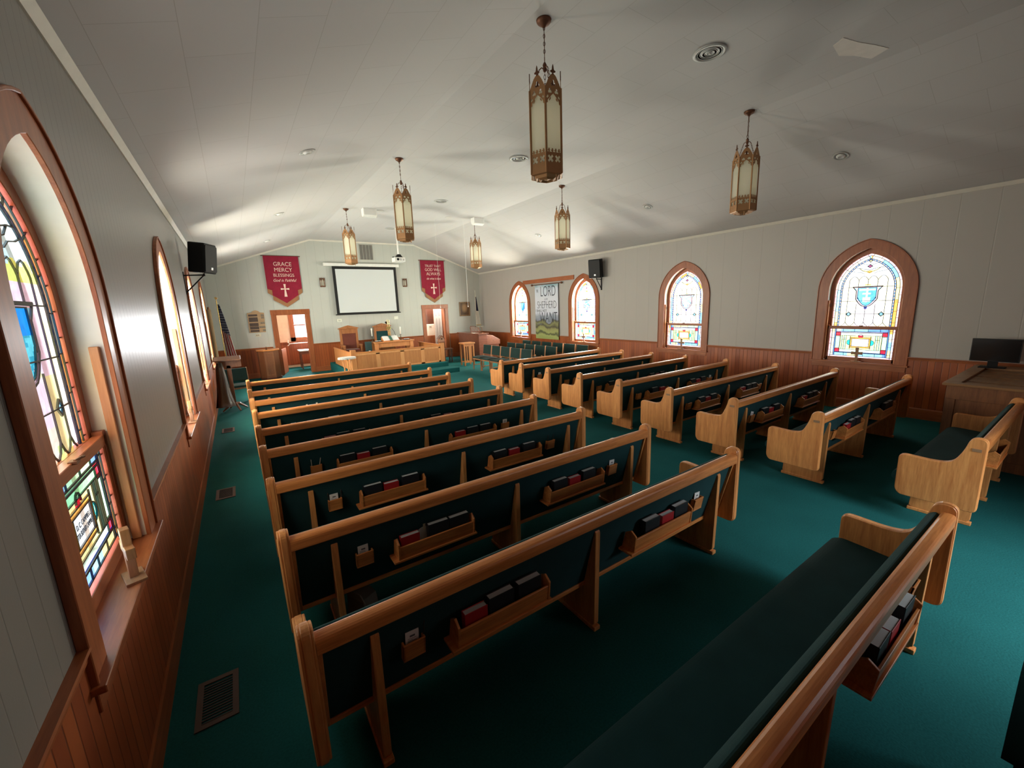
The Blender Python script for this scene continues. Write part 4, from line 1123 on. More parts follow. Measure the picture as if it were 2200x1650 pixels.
def banner(x0, x1, lines, label, seed):
    t = thing('wall_banner', label, 'banner', ((x0 + x1) / 2, YF - .03, 0)); W = x1 - x0; h = W / 2
    n = 24
    zt = 4.10; zl = 2.86; zp = 2.52
    def sheet(name, mat, half, ztop_, zside, zpeak, yy, notch=None):
        mb = MB(); vs = []; 
        for i in range(n + 1):
            u = -half + 2 * half * i / n; wv = .006 * math.sin(u * 14 + seed)
            zb = zpeak + (zside - zpeak) * abs(u) / half
            for jj in range(2):
                vs.append((u, yy + (wv if jj else 0), ztop_ if jj == 0 else zb))
        mb.add(vs, [(2 * i, 2 * i + 2, 2 * i + 3, 2 * i + 1) for i in range(n)])
        o = mb.build(name, mat, t); s_ = o.modifiers.new('solid', 'SOLIDIFY'); s_.thickness = .003; return o
    mb = MB(); c1 = h * .74
    mb.add([(-h, -.004, 3.2), (h, -.004, 3.2), (h, -.004, 2.87), (c1, -.004, 2.775), (c1, -.004, 2.635), (0, -.006, 2.38), (-c1, -.004, 2.635), (-c1, -.004, 2.775), (-h, -.004, 2.87)], [tuple(range(9))])
    o = mb.build('gold_backing', banner_gold, t); s_ = o.modifiers.new('solid', 'SOLIDIFY'); s_.thickness = .003
    # crimson front: stepped pointed foot
    mb = MB(); c1 = h * .74
    mb.add([(-h, -.012, zt), (h, -.012, zt), (h, -.012, 3.01), (c1, -.012, 2.96), (c1, -.014, 2.79), (0, -.016, zp), (-c1, -.014, 2.79), (-c1, -.012, 2.96), (-h, -.012, 3.01)], [tuple(range(9))])
    o = mb.build('crimson_cloth', crimson, t); s_ = o.modifiers.new('solid', 'SOLIDIFY'); s_.thickness = .003
    MB().tube([(-h - .06, 0, zt + .005), (h + .06, 0, zt + .005)], .012, 8).build('rod', brass_dark, t)
    for body, size, z, sx, sh in lines:
        text(body, size, (.02, -.020, z), (PI / 2, 0, 0), letter_pink, t, sx, shear=sh, offset=-.001 if sh == 0 else 0)
    mb = MB()
    zc = 2.98; th = .002
    mb.prism([(-.035, zc + .19), (.035, zc + .19), (.018, zc + .035), (.13, zc + .055), (.13, zc - .01), (.018, zc + .01), (.045, zc - .24), (-.045, zc - .24), (-.018, zc + .01), (-.13, zc - .01), (-.13, zc + .055), (-.018, zc + .035)], 'y', -.022, -.019)
    mb.build('cross_emblem', letter_pink, t)
    return t
banner(1.10, 2.17, [('GRACE', .19, 3.83, .92, 0), ('MERCY', .19, 3.64, .92, 0), ('BLESSINGS', .15, 3.46, .92, 0), ('God is Faithful', .13, 3.29, .92, .35)], 'crimson pointed banner reading GRACE MERCY BLESSINGS on the front wall', 0)
banner(6.66, 7.72, [('TRUST THAT', .135, 3.88, .9, 0), ('GOD WILL', .165, 3.73, .92, 0), ('ALWAYS', .175, 3.56, .9, 0), ('do what is best', .115, 3.37, .9, .35)], 'crimson pointed banner reading TRUST THAT GOD WILL ALWAYS beside the screen', 2)
t = thing('return_air_grille', 'grey louvred air grille high on the wall above the screen', 'grille', (4.545, YF, 4.34))
MB().box(-.25, .25, -.006, 0, -.28, .28).build('backing', plain('grille_back', (.17, .16, .145), .7), t)
mb = MB()
for i in range(5): mb.box(-.25 + i * .12, -.24 + i * .12, -.018, -.005, -.28, .28)
mb.box(-.25, .25, -.018, -.005, .27, .285); mb.box(-.25, .25, -.018, -.005, -.285, -.27); mb.build('frame', plain('grille_frame', (.55, .54, .47), .5), t)
def sconce(x, z, label):
    t = thing('wall_sconce', label, 'wall lamp', (x, YF, z), group='wall sconces beside the screen')
    mb = MB(); r = .085
    pr = lambda r: [(r * math.cos(a), r * .9 * math.sin(a)) for a in [PI + PI * i / 3 for i in range(4)]]
    mb.prism(pr(r), 'z', -.165, -.12); mb.prism(pr(r), 'z', .12, .15)
    for q in pr(r): mb.tube([(q[0], q[1], -.16), (q[0], q[1], .165)], .009, 6)
    for i in range(3):
        a, b2 = pr(r)[i], pr(r)[i + 1]; m_ = ((a[0] + b2[0]) / 2, (a[1] + b2[1]) / 2)
        mb.tube([(a[0], a[1], .06), (m_[0], m_[1], .13), (b2[0], b2[1], .06)], .010, 5)
    mb.build('lamp_frame', brass_dark, t); MB().prism(pr(r * .9), 'z', -.12, .12).build('glass_panel', frost, t)
sconce(2.872, 3.225, 'small brass wall sconce left of the projection screen'); sconce(5.96, 3.21, 'small brass wall sconce right of the projection screen')
t = thing('hymn_board', 'light wood register board with number cards on the front wall', 'notice board', (.65, YF, 0))
MB().prism([(-.255, 1.56), (.225, 1.56), (.245, 2.22), (.13, 2.235), (.08, 2.285), (0, 2.31), (-.08, 2.285), (-.13, 2.235), (-.25, 2.22)], 'y', -.022, 0).build('board_panel', wood('board_wood', (.36, .22, .11), (.52, .34, .19), 'x', coat=0), t, bevel=.004)
mb = MB()
for z, hh in ((2.14, .07), (2.0, .15), (1.83, .11), (1.72, .09), (1.62, .07)): mb.box(-.22, .04, -.027, -.022, z - hh / 2, z + hh / 2)
mb.build('name_strips', plain('strip_brown', (.075, .045, .035), .6), t)
for body, z in (('REGISTER OF', 2.005), ('ATTENDANCE AND OFFERING', 1.95), ('NUMBER ON THE ROLL', 1.84), ('ATTENDANCE TODAY', 1.72), ('OFFERING', 1.62)): pass
mb = MB(); rr = random.Random(2)
for z, cnt in ((2.14, 2), (2.06, 2), (1.88, 3), (1.74, 4), (1.63, 2)):
    for i in range(cnt): mb.box(.19 - i * .045, .225 - i * .045, -.028, -.022, z - .03, z + .03)
mb.build('number_cards', plain('number_cards', (.09, .07, .06), .7), t)
mb = MB()
for z, cnt in ((2.14, 2), (2.06, 2), (1.88, 3), (1.74, 4), (1.63, 2)):
    for i in range(cnt):
        mb.box(.200 - i * .045, .206 - i * .045, -.0295, -.028, z - .02, z + .02); mb.box(.206 - i * .045, .216 - i * .045, -.0295, -.028, z + .012, z + .02)
mb.build('numerals', plain('numerals', (.7, .66, .55), .7), t)
t = thing('light_switch', 'pale light switch plate under the register board', 'switch', (.635, YF, 1.47))
MB().box(-.08, .08, -.008, 0, -.055, .055).build('plate', plain('ivory_plastic', (.66, .63, .50), .4), t, bevel=.003)
mb = MB(); mb.box(-.05, -.03, -.016, -.008, -.02, .02); mb.box(.0, .02, -.016, -.008, -.02, .02); mb.build('toggle', plain('toggle_brown', (.2, .14, .09), .5), t)
for x, lab in ((3.30, 'white wall thermostat below the left corner of the screen'), (5.47, 'white blank wall plate below the right corner of the screen')):
    t = thing('wall_plate', lab, 'wall plate', (x, YF, 1.83)); MB().box(-.085, .085, -.015, 0, -.06, .06).build('plate', plain('cream_plate', (.75, .76, .66), .4), t, bevel=.005)
    if x < 4: MB().box(-.04, .04, -.02, -.015, -.03, .025).build('display', plain('pale_display', (.5, .52, .45), .3), t)
t = thing('framed_picture', 'small brown framed portrait picture right of the side door', 'picture', (8.60, YF, 2.065))
mb = MB(); mb.box(-.26, -.21, -.03, 0, -.31, .31); mb.box(.21, .26, -.03, 0, -.31, .31); mb.box(-.21, .21, -.03, 0, .26, .31); mb.box(-.21, .21, -.03, 0, -.31, -.26)
mb.build('frame', wood('gilt_frame', (.15, .08, .03), (.30, .17, .07), 'z'), t, bevel=.006)
pm, nt, b = new_mat('painting'); tc = N(nt, 'ShaderNodeTexCoord'); nz = N(nt, 'ShaderNodeTexNoise'); nz.inputs['Scale'].default_value = 6; nt.links.new(tc.outputs['Object'], nz.inputs['Vector'])
gr = N(nt, 'ShaderNodeTexGradient', gradient_type='SPHERICAL'); mp = N(nt, 'ShaderNodeMapping'); mp.inputs['Scale'].default_value = (5.5, 1, 4.0); mp.inputs['Location'].default_value = (0.0, 0, -.25)
nt.links.new(tc.outputs['Object'], mp.inputs[0]); nt.links.new(mp.outputs[0], gr.inputs[0])
rp = N(nt, 'ShaderNodeValToRGB'); rp.color_ramp.elements[0].color = (.05, .022, .012, 1); rp.color_ramp.elements[1].color = (.42, .26, .13, 1); rp.color_ramp.elements[1].position = .8
mu = N(nt, 'ShaderNodeMath', operation='MULTIPLY_ADD'); mu.inputs[1].default_value = .25; nt.links.new(nz.outputs['Fac'], mu.inputs[0]); nt.links.new(gr.outputs['Fac'], mu.inputs[2]); nt.links.new(mu.outputs[0], rp.inputs[0]); nt.links.new(rp.outputs[0], b.inputs['Base Color'])
MB().box(-.21, .21, -.012, -.008, -.26, .26).build('canvas', pm, t)

# ------------------------------------------------------------------ chancel platform, rail and steps
mb = MB(); mb.box(2.80, 6.03, 13.0, YF, 0, .30); struct(mb.build('floor_platform', carpet, bevel=.015))
mb = MB(); mb.box(2.9, 6.16, 12.42, 13.0, 0, .15); struct(mb.build('floor_step', carpet, bevel=.012))
t = thing('chancel_rail', 'low panelled oak chancel rail around the front platform', 'chancel rail', (0, 0, .30))
yf = 13.22; xa, xb = 2.88, 5.98
mb = MB(); mb.box(xa + .05, xb - .12, yf + .012, yf + .04, 0.0, .555); mb.box(xa + .012, xa + .04, yf, 15.95, 0, .555); mb.box(xb - .04, xb - .012, yf, 15.45, 0, .555)
mb.build('panel', rail_oak, t)
mb = MB()
for x in (3.62, 4.42, 5.13): mb.box(x, x + .13, yf, yf + .015, 0.0, .52)
mb.box(xb - .20, xb - .12, yf, yf + .015, 0.0, .52)
mb.box(xa + .05, xb - .12, yf, yf + .015, .48, .555); mb.box(xa + .05, xb - .12, yf, yf + .015, 0, .05)
mb.build('stile', wood('rail_stile', (.62, .27, .10), (.74, .35, .135), 'z', rough=.5, coat=.1), t, bevel=.003)
mb = MB(); mb.box(xa + .10, xb - .10, yf - .015, yf + .06, .55, .585); mb.box(xa - .005, xa + .06, yf, 15.98, .55, .585); mb.box(xb - .07, xb, yf, 15.48, .55, .585)
mb.build('cap_rail', oak_x, t, bevel=.008)
for x in (xa - .02, xb - .13): MB().box(x, x + .15, yf - .02, yf + .13, 0, .665).build('post', rail_oak, t, bevel=.006)
t = thing('birdhouse', 'small wooden birdhouse standing on the right post of the chancel rail', 'birdhouse', (5.92, yf + .055, .966))
mb = MB(); mb.prism([(-.06, .02), (.06, .02), (.06, .11), (0, .165), (-.06, .11)], 'y', -.065, .065); mb.build('house_body', wood('bird_wood', (.28, .12, .07), (.44, .22, .13), 'z'), t, bevel=.002)
mb = MB(); mb.prism([(-.085, .095), (0, .18), (0, .168), (-.075, .09)], 'y', -.08, .08); mb.prism([(.085, .095), (0, .18), (0, .168), (.075, .09)], 'y', -.08, .08); mb.build('gable_top', piano_wood, t)
MB().lathe([(0, 0), (.017, 0), (.017, .003), (0, .003)], n=14, mat=T(.0, -.0655, .09, 0, PI / 2)).build('entrance_hole', dark_hole, t)
MB().box(-.08, .08, -.08, .08, 0, .02).build('base', piano_wood, t, bevel=.003)

for o in t.children: o.scale = (1.45, 1.25, 1.4)

# throne chairs
throne_oak = wood('throne_oak', (.26, .09, .03), (.42, .17, .062), 'z')
def throne(x, y, rz, label, seatmat, group='tall pulpit chairs on the platform'):
    t = thing('pulpit_chair', label, 'chair', (x, y, .30), rz, group)
    mb = MB()
    for sx_ in (-.32, .24): mb.box(sx_, sx_ + .08, .22, .30, 0, 1.22)
    mb.box(-.24, .24, .23, .29, 1.05, 1.24)
    mb.prism([(-.36, 1.22), (.36, 1.22), (.36, 1.25), (.12, 1.32), (0, 1.35), (-.12, 1.32), (-.36, 1.25)], 'y', .19, .32)
    mb.build('back_frame', throne_oak, t, bevel=.006)
    MB().box(-.24, .24, .235, .262, .50, 1.06).build('back_cushion', seatmat, t, bevel=.01)
    MB().lathe([(0, 0), (.03, 0), (.025, .01), (0, .012)], n=14, mat=T(0, .19, 1.27, 0, PI / 2)).build('rosette', throne_oak, t)
    for sx_ in (-.34, .26):
        mb = MB(); mb.box(sx_, sx_ + .08, -.30, .25, .60, .66); mb.box(sx_ + .005, sx_ + .075, -.28, -.20, 0, .60); mb.build('arm', throne_oak, t, bevel=.012)
    mb = MB(); mb.box(-.27, .27, -.27, .25, .34, .42); mb.build('seat_frame', throne_oak, t, bevel=.005)
    MB().box(-.25, .25, -.26, .23, .42, .49).build('seat', seatmat, t, bevel=.02)
throne(3.47, 15.75, 0, 'tall oak pulpit chair with brown panelled back, left on platform', fabric('chair_brown', (.16, .045, .03)))
throne(4.80, 16.05, 0, 'tall oak pulpit chair with green back behind communion table', pew_green)

# communion table and what stands on it
t = thing('communion_table', 'oak communion table with square legs on the platform', 'table', (4.79, 15.15, .30))
MB().box(-.74, .74, -.33, .33, .69, .73).build('tabletop', rail_oak, t, bevel=.006)
mb = MB(); mb.box(-.62, .62, -.28, -.25, .52, .69); mb.box(-.62, .62, .25, .28, .52, .69); mb.build('apron', rail_oak, t)
for sx_ in (-.71, .59):
    for sy in (-.30, .18): MB().box(sx_, sx_ + .12, sy, sy + .12, 0, .69).build('leg', rail_oak, t, bevel=.006)
TZ = 1.031
t = thing('open_bible', 'large open bible with green ribbon on a wooden stand', 'book', (4.70, 15.05, TZ))
m_ = Matrix.Translation((0, 0, .06)) @ Matrix.Rotation(math.radians(28), 4, 'X')
MB().prism([(-.15, 0), (.12, 0), (.12, .14), (.10, .15), (-.15, .02)], 'x', -.30, .30).build('book_stand', oak_x, t, bevel=.004)
for sg in (-1, 1):
    mb = MB(); vs = []
    for i in range(7):
        u = i / 6; xx = sg * (.02 + .26 * u); zz = .045 + .02 * math.sin(u * PI * .8)
        for yv, dz in ((-.15, 0), (.14, 0)): vs.append(m_ @ Vector((xx, yv, zz)))
        for yv in (-.15, .14): vs.append(m_ @ Vector((xx, yv, .03)))
    fs = []
    for i in range(6):
        a, b2 = 4 * i, 4 * (i + 1); fs += [(a, b2, b2 + 1, a + 1), (a + 2, a + 3, b2 + 3, b2 + 2), (a, a + 2, b2 + 2, b2), (a + 1, b2 + 1, b2 + 3, a + 3)]
    fs += [(0, 1, 3, 2), (24, 26, 27, 25)]
    mb.add(vs, fs); mb.build('pages', white_paper, t)
mb = MB(); mb.add([m_ @ Vector(p) for p in [(-.045, -.17, .062), (.045, -.17, .062), (.045, .15, .066), (-.045, .15, .066), (-.045, -.17, .058), (.045, -.17, .058), (.045, .15, .058), (-.045, .15, .058)]], [(0, 1, 2, 3), (4, 7, 6, 5), (0, 4, 5, 1), (1, 5, 6, 2), (2, 6, 7, 3), (3, 7, 4, 0)])
mb.build('ribbon', fabric('ribbon_green', (.01, .12, .08)), t); MB().box(-.05, .05, -.175, -.155, -.0, .045).build('brass_plate', gold, t)
t = thing('altar_cross', 'tall polished brass cross standing on the communion table', 'cross', (4.76, 15.33, TZ))
mb = MB(); mb.box(-.045, -.020, -.008, .008, .05, .76); mb.box(.015, .040, -.008, .008, .05, .76); mb.box(-.09, .085, -.009, .009, .42, .50); mb.box(-.045, .04, -.0075, .0075, .05, .12)
mb.build('upright', gold, t, bevel=.003); MB().lathe([(0, 0), (.08, 0), (.07, .02), (.03, .05), (0, .05)], n=20).build('base', gold, t, smooth=True)
for x, lab in ((4.07, 'white candle in a dark holder, left end of communion table'), (5.14, 'white candle in a dark holder, right end of communion table')):
    t = thing('candlestick', lab, 'candle', (x + .06, 15.34, TZ), group='candlesticks on the communion table')
    MB().lathe([(0, 0), (.05, 0), (.045, .012), (.012, .03), (.010, .08), (.020, .10), (.009, .13), (.012, .17), (.045, .185), (.045, .192), (0, .192)], n=16).build('holder', plain('bronze', (.12, .10, .06), .4, .8), t, smooth=True)
    MB().lathe([(0, .19), (.020, .19), (.020, .40), (.024, .41), (.027, .44), (.022, .47), (.0, .49)], n=14).build('candle_stick', plain('wax', (.93, .92, .84), .4), t, smooth=True)
t = thing('gooseneck_microphone', 'black foam-topped gooseneck microphone rising behind open bible', 'microphone', (4.98, 15.40, TZ))
MB().lathe([(0, 0), (.045, 0), (.04, .02), (0, .024)], n=16).build('base', black_metal, t)
MB().tube([(0, 0, .02), (.06, 0, .12), (.0, 0, .32), (-.12, 0, .48), (-.25, -.02, .62)], .007, 6).build('gooseneck', black_metal, t)
MB().lathe([(0, -.055), (.022, -.04), (.036, 0), (.034, .035), (0, .055)], n=14, mat=T(-.275, -.02, .655, 0, 0, -.6)).build('foam_cover', black_plastic, t, smooth=True)
def plate_tray(x, y, lab):
    t = thing('communion_tray', lab, 'tray', (x, y, TZ), group='communion trays on the table')
    MB().lathe([(0, 0), (.11, 0), (.13, .012), (.135, .028), (.125, .028), (.115, .014), (0, .012)], n=24).build('tray_body', plain('dark_tray', (.10, .06, .045), .3, .5), t, smooth=True)
    mb = MB()
    for i in range(9):
        a = 2 * PI * i / 9; mb.lathe([(0, .014), (.014, .014), (.018, .042), (0, .040)], (.085 * math.cos(a), .085 * math.sin(a), 0), 8)
    mb.build('cups', plain('cup_glass', (.8, .78, .72), .15), t, smooth=True)
plate_tray(4.24, 15.0, 'round communion tray with cups left of the bible'); plate_tray(5.30, 15.0, 'round communion tray with cups right of the bible')
t = thing('floor_monitor', 'dark green box speaker at the left end of communion table', 'speaker', (3.89, 15.05, .30))
MB().prism(fillet([(-.10, 0), (.10, 0), (.10, .76), (-.10, .76)], .02, 3), 'x', -.10, .10).build('cabinet', plain('green_black', (.02, .055, .055), .6), t, bevel=.01)
MB().box(-.03, .03, -.105, -.1005, .42, .45).build('badge', white_plastic, t)
# half-round font table with doily
t = thing('half_round_stand', 'small half-round wooden stand with white scalloped doily by the rail', 'side table', (2.55, 12.35, 0))
hp = [(-.21, .10)] + [(.21 * math.cos(a), .10 - .24 * math.sin(-a)) for a in [PI + PI * i / 14 for i in range(15)]] + [(.21, .10)]
MB().prism(hp, 'z', .83, .86).build('tabletop', oak_y, t)
mb = MB(); n = 44; vs = [(0, -.02, .866)]; vz = []
for i in range(n):
    a = 2 * PI * i / n; r = .235 + .012 * abs(math.sin(a * 9)); vs.append((r * math.cos(a), -.01 + r * .80 * math.sin(a), .866)); vz.append((r * 1.02 * math.cos(a), -.01 + r * .82 * math.sin(a), .862 - .055 * (0.6 + .4 * abs(math.sin(a * 9)))))
mb.add(vs + vz, [(0, i + 1, (i + 1) % n + 1) for i in range(n)] + [(i + 1, n + 1 + i, n + 1 + (i + 1) % n, (i + 1) % n + 1) for i in range(n)])
mb.build('doily', fabric('doily_white', (.55, .53, .49)), t)
mb = MB()
for x, y in ((-.13, .06), (.13, .06), (0, -.10)): mb.tube([(x, y, .84), (x * .6, y * .6, .55), (x * .8, y * .8, .25), (x * 1.3, y * 1.3, 0)], [.022, .018, .016, .020], 8)
mb.build('leg_frame', oak_z, t)
# plant stand, dark stool
t = thing('plant_stand', 'tall pale slatted oak stand in front of the organ', 'stand', (7.10, 13.60, 0))
MB().box(-.24, .24, -.20, .20, .80, .85).build('stand_top', rail_oak, t, bevel=.006)
for sx_ in (-.21, .165):
    for sy in (-.17, .125): MB().box(sx_, sx_ + .045, sy, sy + .045, 0, .80).build('leg', rail_oak, t, bevel=.003)
mb = MB()
for x in (-.09, -.0, .09): mb.box(x - .018, x + .018, -.155, -.14, .14, .76)
mb.box(-.19, .19, -.165, -.135, .11, .15); mb.box(-.19, .19, -.165, -.135, .72, .80); mb.box(-.19, .19, .135, .16, .11, .15); mb.build('slat_panel', rail_oak, t)
t = thing('dark_stool', 'dark low stool standing left of the slatted stand', 'stool', (6.92, 15.0, 0))
MB().box(-.20, .20, -.16, .16, .52, .56).build('seat', dark_wood, t, bevel=.01)
for sx_ in (-.17, .13):
    for sy in (-.13, .09): MB().box(sx_, sx_ + .04, sy, sy + .04, 0, .52).build('leg', dark_wood, t)
MB().box(-.15, .15, -.02, .02, .20, .23).build('stretcher', dark_wood, t)
# organ
t = thing('upright_organ', 'reddish-brown upright organ in the front right corner', 'organ', (0, 0, 0))
MB().box(7.93, 8.32, 14.15, 15.9, 0, 1.07).build('cabinet', piano_wood, t, bevel=.01)
MB().box(7.88, 8.36, 14.10, 15.95, 1.07, 1.10).build('organ_top', piano_wood, t, bevel=.008)
MB().prism([(8.32, .62), (8.95, .62), (8.95, .80), (8.60, .99), (8.32, 1.03)], 'y', 14.2, 15.85).build('keyboard_cover', wood('organ_lid', (.17, .06, .04), (.27, .11, .07), 'y', rough=.3), t, bevel=.008)
MB().box(8.28, 8.9, 14.22, 14.28, .0, .62).build('side_panel', piano_wood, t)
mb = MB(); 
for i in range(8):
    yy = 14.5 + i * .09; mb.tube([(8.18, yy, 1.10), (8.10, yy, 1.34)], .008, 5)
mb.tube([(8.18, 14.42, 1.10), (8.12, 14.46, 1.30), (8.10, 14.55, 1.36), (8.10, 15.1, 1.36), (8.12, 15.18, 1.30), (8.18, 15.22, 1.10)], .012, 6); mb.build('music_rack', piano_wood, t)
t = thing('music_lamp', 'dark brass desk lamp on top of the organ', 'desk lamp', (8.14, 14.30, 1.102))
MB().lathe([(0, 0), (.10, 0), (.09, .02), (.02, .03), (0, .03)], n=18).build('base', brass_dark, t, smooth=True)
MB().tube([(0, 0, .02), (.05, 0, .12), (.02, 0, .22), (-.04, 0, .26)], .009, 6).build('arm', brass_dark, t)
MB().prism([(-.03, 0), (.0, .035), (.05, .035), (.075, 0)], 'x', -.22, .12).build('lamp_shade', plain('bronze_shade', (.10, .09, .07), .4, .5), t, bevel=.004)
for o in t.children:
    if o.name.startswith('lamp_shade'): o.location = (-.02, -.02, .25)
t = thing('sheet_music', 'white open sheet of music lying on the organ top', 'sheet music', (7.97, 14.62, 1.102)); MB().box(-.06, .06, -.10, .10, 0, .006).build('sheet', white_paper, t)

# choir chairs
chair_oak = wood('chair_oak', (.26, .11, .05), (.44, .21, .10), 'z', rough=.4)
def make_choir():
    """faces -x in local axes; origin on floor at seat centre"""
    t = thing('choir_chair', 'chair', 'chair')
    W = .268
    for sg in (-1, 1):
        y0, y1 = (sg * W - (.018 if sg > 0 else 0), sg * W + (.018 if sg < 0 else 0))
        MB().prism([(.17, 0), (.21, 0), (.235, .45), (.275, .83), (.24, .84), (.195, .45)], 'y', y0, y1).build('leg', chair_oak, t, bevel=.003)
        MB().prism([(-.22, 0), (-.18, 0), (-.18, .42), (-.22, .42)], 'y', y0, y1).build('leg', chair_oak, t, bevel=.003)
    mb = MB()
    for sg in (-1, 1): mb.box(-.2, .2, sg * W - .012, sg * W + .012, .355, .40); mb.box(-.2, .19, sg * W - .008, sg * W + .008, .14, .165)
    mb.box(-.215, -.19, -W, W, .355, .40); mb.build('seat_frame', chair_oak, t, bevel=.002)
    MB().prism(fillet([(-.24, .40), (-.24, .45), (.0, .465), (.20, .455), (.20, .40)], [.02, .03, .1, .02, .01], 3), 'y', -.25, .25).build('seat', chair_green, t)
    MB().prism(fillet([(.195, .52), (.235, .83), (.265, .83), (.225, .52)], [.015, .015, .012, .012], 2), 'y', -.25, .25).build('backrest', chair_green, t)
    return t
ch0 = make_choir(); fst = True
rows = [('front', 6.96, [12.26, 11.68, 11.11, 10.53, 9.95]), ('middle', 7.94, [12.22, 11.66, 11.10, 10.54, 9.98]), ('wall-side', 8.83, [12.5, 11.9, 11.3, 10.7, 10.1, 9.5])]
for nm, x, ys in rows:
    for j, y in enumerate(ys):
        lab = 'oak choir chair with green padded back, %s row, %s from the front wall' % (nm, ORD[j + 1])
        if fst: ch0.location = (x, y, 0); ch0['label'] = lab; ch0['group'] = 'choir chairs in three rows'; fst = False
        else: dup(ch0, (x, y, 0), 0, lab, 'choir chairs in three rows')
c_ = dup(ch0, (-.10, 12.3, 0), PI / 2 + .2, 'chair with green padded back behind the draped lectern', 'spare chairs'); 
# right wall: plank, poster, speaker
t = thing('wall_plank', 'dark red-brown horizontal board high on wall above hanging scroll', 'board', (XR, 11.66, 2.98))
MB().box(-.03, 0, -1.43, 1.43, -.07, .07).build('plank', casing_wood_h, t, bevel=.003)
t = thing('scripture_scroll', 'tall hanging scroll with hills reading THE LORD IS MY SHEPHERD', 'wall hanging', (XR - .055, 11.64, 0))
pm, nt, b = new_mat('scroll_print'); tc = N(nt, 'ShaderNodeTexCoord'); sx_ = N(nt, 'ShaderNodeSeparateXYZ'); nt.links.new(tc.outputs['Object'], sx_.inputs[0])
nz = N(nt, 'ShaderNodeTexNoise'); nz.inputs['Scale'].default_value = 1.6; nz.inputs['Detail'].default_value = 5; nt.links.new(tc.outputs['Object'], nz.inputs['Vector'])
ma = N(nt, 'ShaderNodeMath', operation='MULTIPLY_ADD'); ma.inputs[1].default_value = .75; nt.links.new(nz.outputs['Fac'], ma.inputs[0]); nt.links.new(sx_.outputs[2], ma.inputs[2])
mr = N(nt, 'ShaderNodeMapRange'); mr.inputs['From Min'].default_value = 1.24; mr.inputs['From Max'].default_value = 3.22; nt.links.new(ma.outputs[0], mr.inputs[0])
rp = N(nt, 'ShaderNodeValToRGB'); cr = rp.color_ramp; cr.elements[0].position = 0; cr.elements[0].color = (.30, .36, .12, 1); cr.elements[1].position = 1; cr.elements[1].color = (.22, .36, .42, 1)
for p_, c_ in ((.06, (.36, .40, .14)), (.10, (.07, .08, .04)), (.14, (.34, .36, .13)), (.20, (.30, .30, .12)), (.24, (.08, .07, .05)), (.29, (.24, .25, .11)), (.325, (.10, .09, .07)), (.34, (.24, .28, .36)), (.42, (.36, .40, .48)), (.47, (.66, .69, .80)), (.72, (.70, .73, .82)), (.90, (.62, .68, .78))):
    e_ = cr.elements.new(p_); e_.color = (*c_, 1)
nt.links.new(mr.outputs[0], rp.inputs[0]); nt.links.new(rp.outputs[0], b.inputs['Base Color']); b.inputs['Roughness'].default_value = .75
MB().box(-.004, 0, -.655, .655, .90, 2.83).build('printed_cloth', pm, t)
MB().tube([(0.0, -.80, 2.845), (0.0, .80, 2.845)], .014, 8).build('rod', brass_dark, t)
for sg in (-1, 1): MB().lathe([(0, -.05), (.03, -.03), (.038, 0), (.03, .03), (0, .05)], n=12, mat=T(0, sg * .83, 2.845, 0, PI / 2)).build('rod_knob', brass_dark, t, smooth=True)
RT = (PI / 2, 0, -PI / 2)
for body, size, dy, z, sx2 in (('THE', .15, .52, 2.62, .5), ('LORD', .52, -.10, 2.58, .63), ('IS MY', .10, .0, 2.31, .8), ('SHEPHERD', .38, -.02, 2.11, .60), ('I SHALL NOT', .13, .30, 1.91, .85), ('WANT', .54, -.10, 1.66, .61), ('PSALM 23:1', .07, .40, 1.43, .8)):
    text(body, size, (-.006, dy, z), RT, letter_dark if size > .1 else plain('grey_lettering', (.25, .27, .35), .8), t, sx2, offset=-.006 if size > .3 else 0)
def wall_speaker(x, y, z, rz, tilt, w, d, h, label, wallx, sg):
    t = thing('wall_speaker', label, 'speaker', (x, y, z), 0)
    m = T(0, 0, 0, rz, tilt)
    mb = MB(); pr = fillet([(-w / 2, -d / 2), (w / 2, -d / 2), (w / 2 * .72, d / 2), (-w / 2 * .72, d / 2)], .04, 3)
    b_ = MB(); b_.prism(pr, 'z', -h / 2, h / 2); b_.v = [m @ Vector(p) for p in b_.v]; b_.build('cabinet', black_plastic, t, bevel=.02, seg=3)
    g = MB(); g.prism(fillet([(-w / 2 + .02, -h / 2 + .03), (w / 2 - .02, -h / 2 + .03), (w / 2 - .02, h / 2 - .03), (-w / 2 + .02, h / 2 - .03)], .03, 3), 'y', -d / 2 - .012, -d / 2 + .002); g.v = [m @ Vector(p) for p in g.v]
    g.build('speaker_grille', plain('black_mesh', (.018, .018, .02), .7, bump=.8, bscale=500), t)
    g = MB(); 
    for k2 in (0, 1): g.box(-.005, .045, -d / 2 - .014, -d / 2 - .010, -h / 2 + .07 + .022 * k2, -h / 2 + .087 + .022 * k2)
    g.v = [m @ Vector(p) for p in g.v]; g.build('badge', grey_metal, t)
    mb = MB(); wx = wallx - x
    mb.tube([(wx + sg * .01, .0, -h / 2 - .04), (0, 0, -h / 2 - .03)], .012, 6); mb.tube([(0, 0, -h / 2 - .03), (wx + sg * .01, 0, -h / 2 - .32)], .012, 6); mb.tube([(0, 0, -h / 2 - .05), (0, 0, -h / 2 + .04)], .016, 8)
    mb.box(min(wx, wx + sg * .012), max(wx, wx + sg * .012), -.025, .025, -h / 2 - .36, -h / 2 + .02); mb.build('bracket', black_metal, t)
    return t
wall_speaker(-.315, 9.05, 3.15, math.radians(62), math.radians(8), .36, .30, .50, 'black wall speaker on a bracket on the left wall', XL, 1)
wall_speaker(9.20, 9.02, 3.135, math.radians(-72), math.radians(6), .40, .30, .54, 'black wall speaker on a bracket on the right wall', XR, -1)

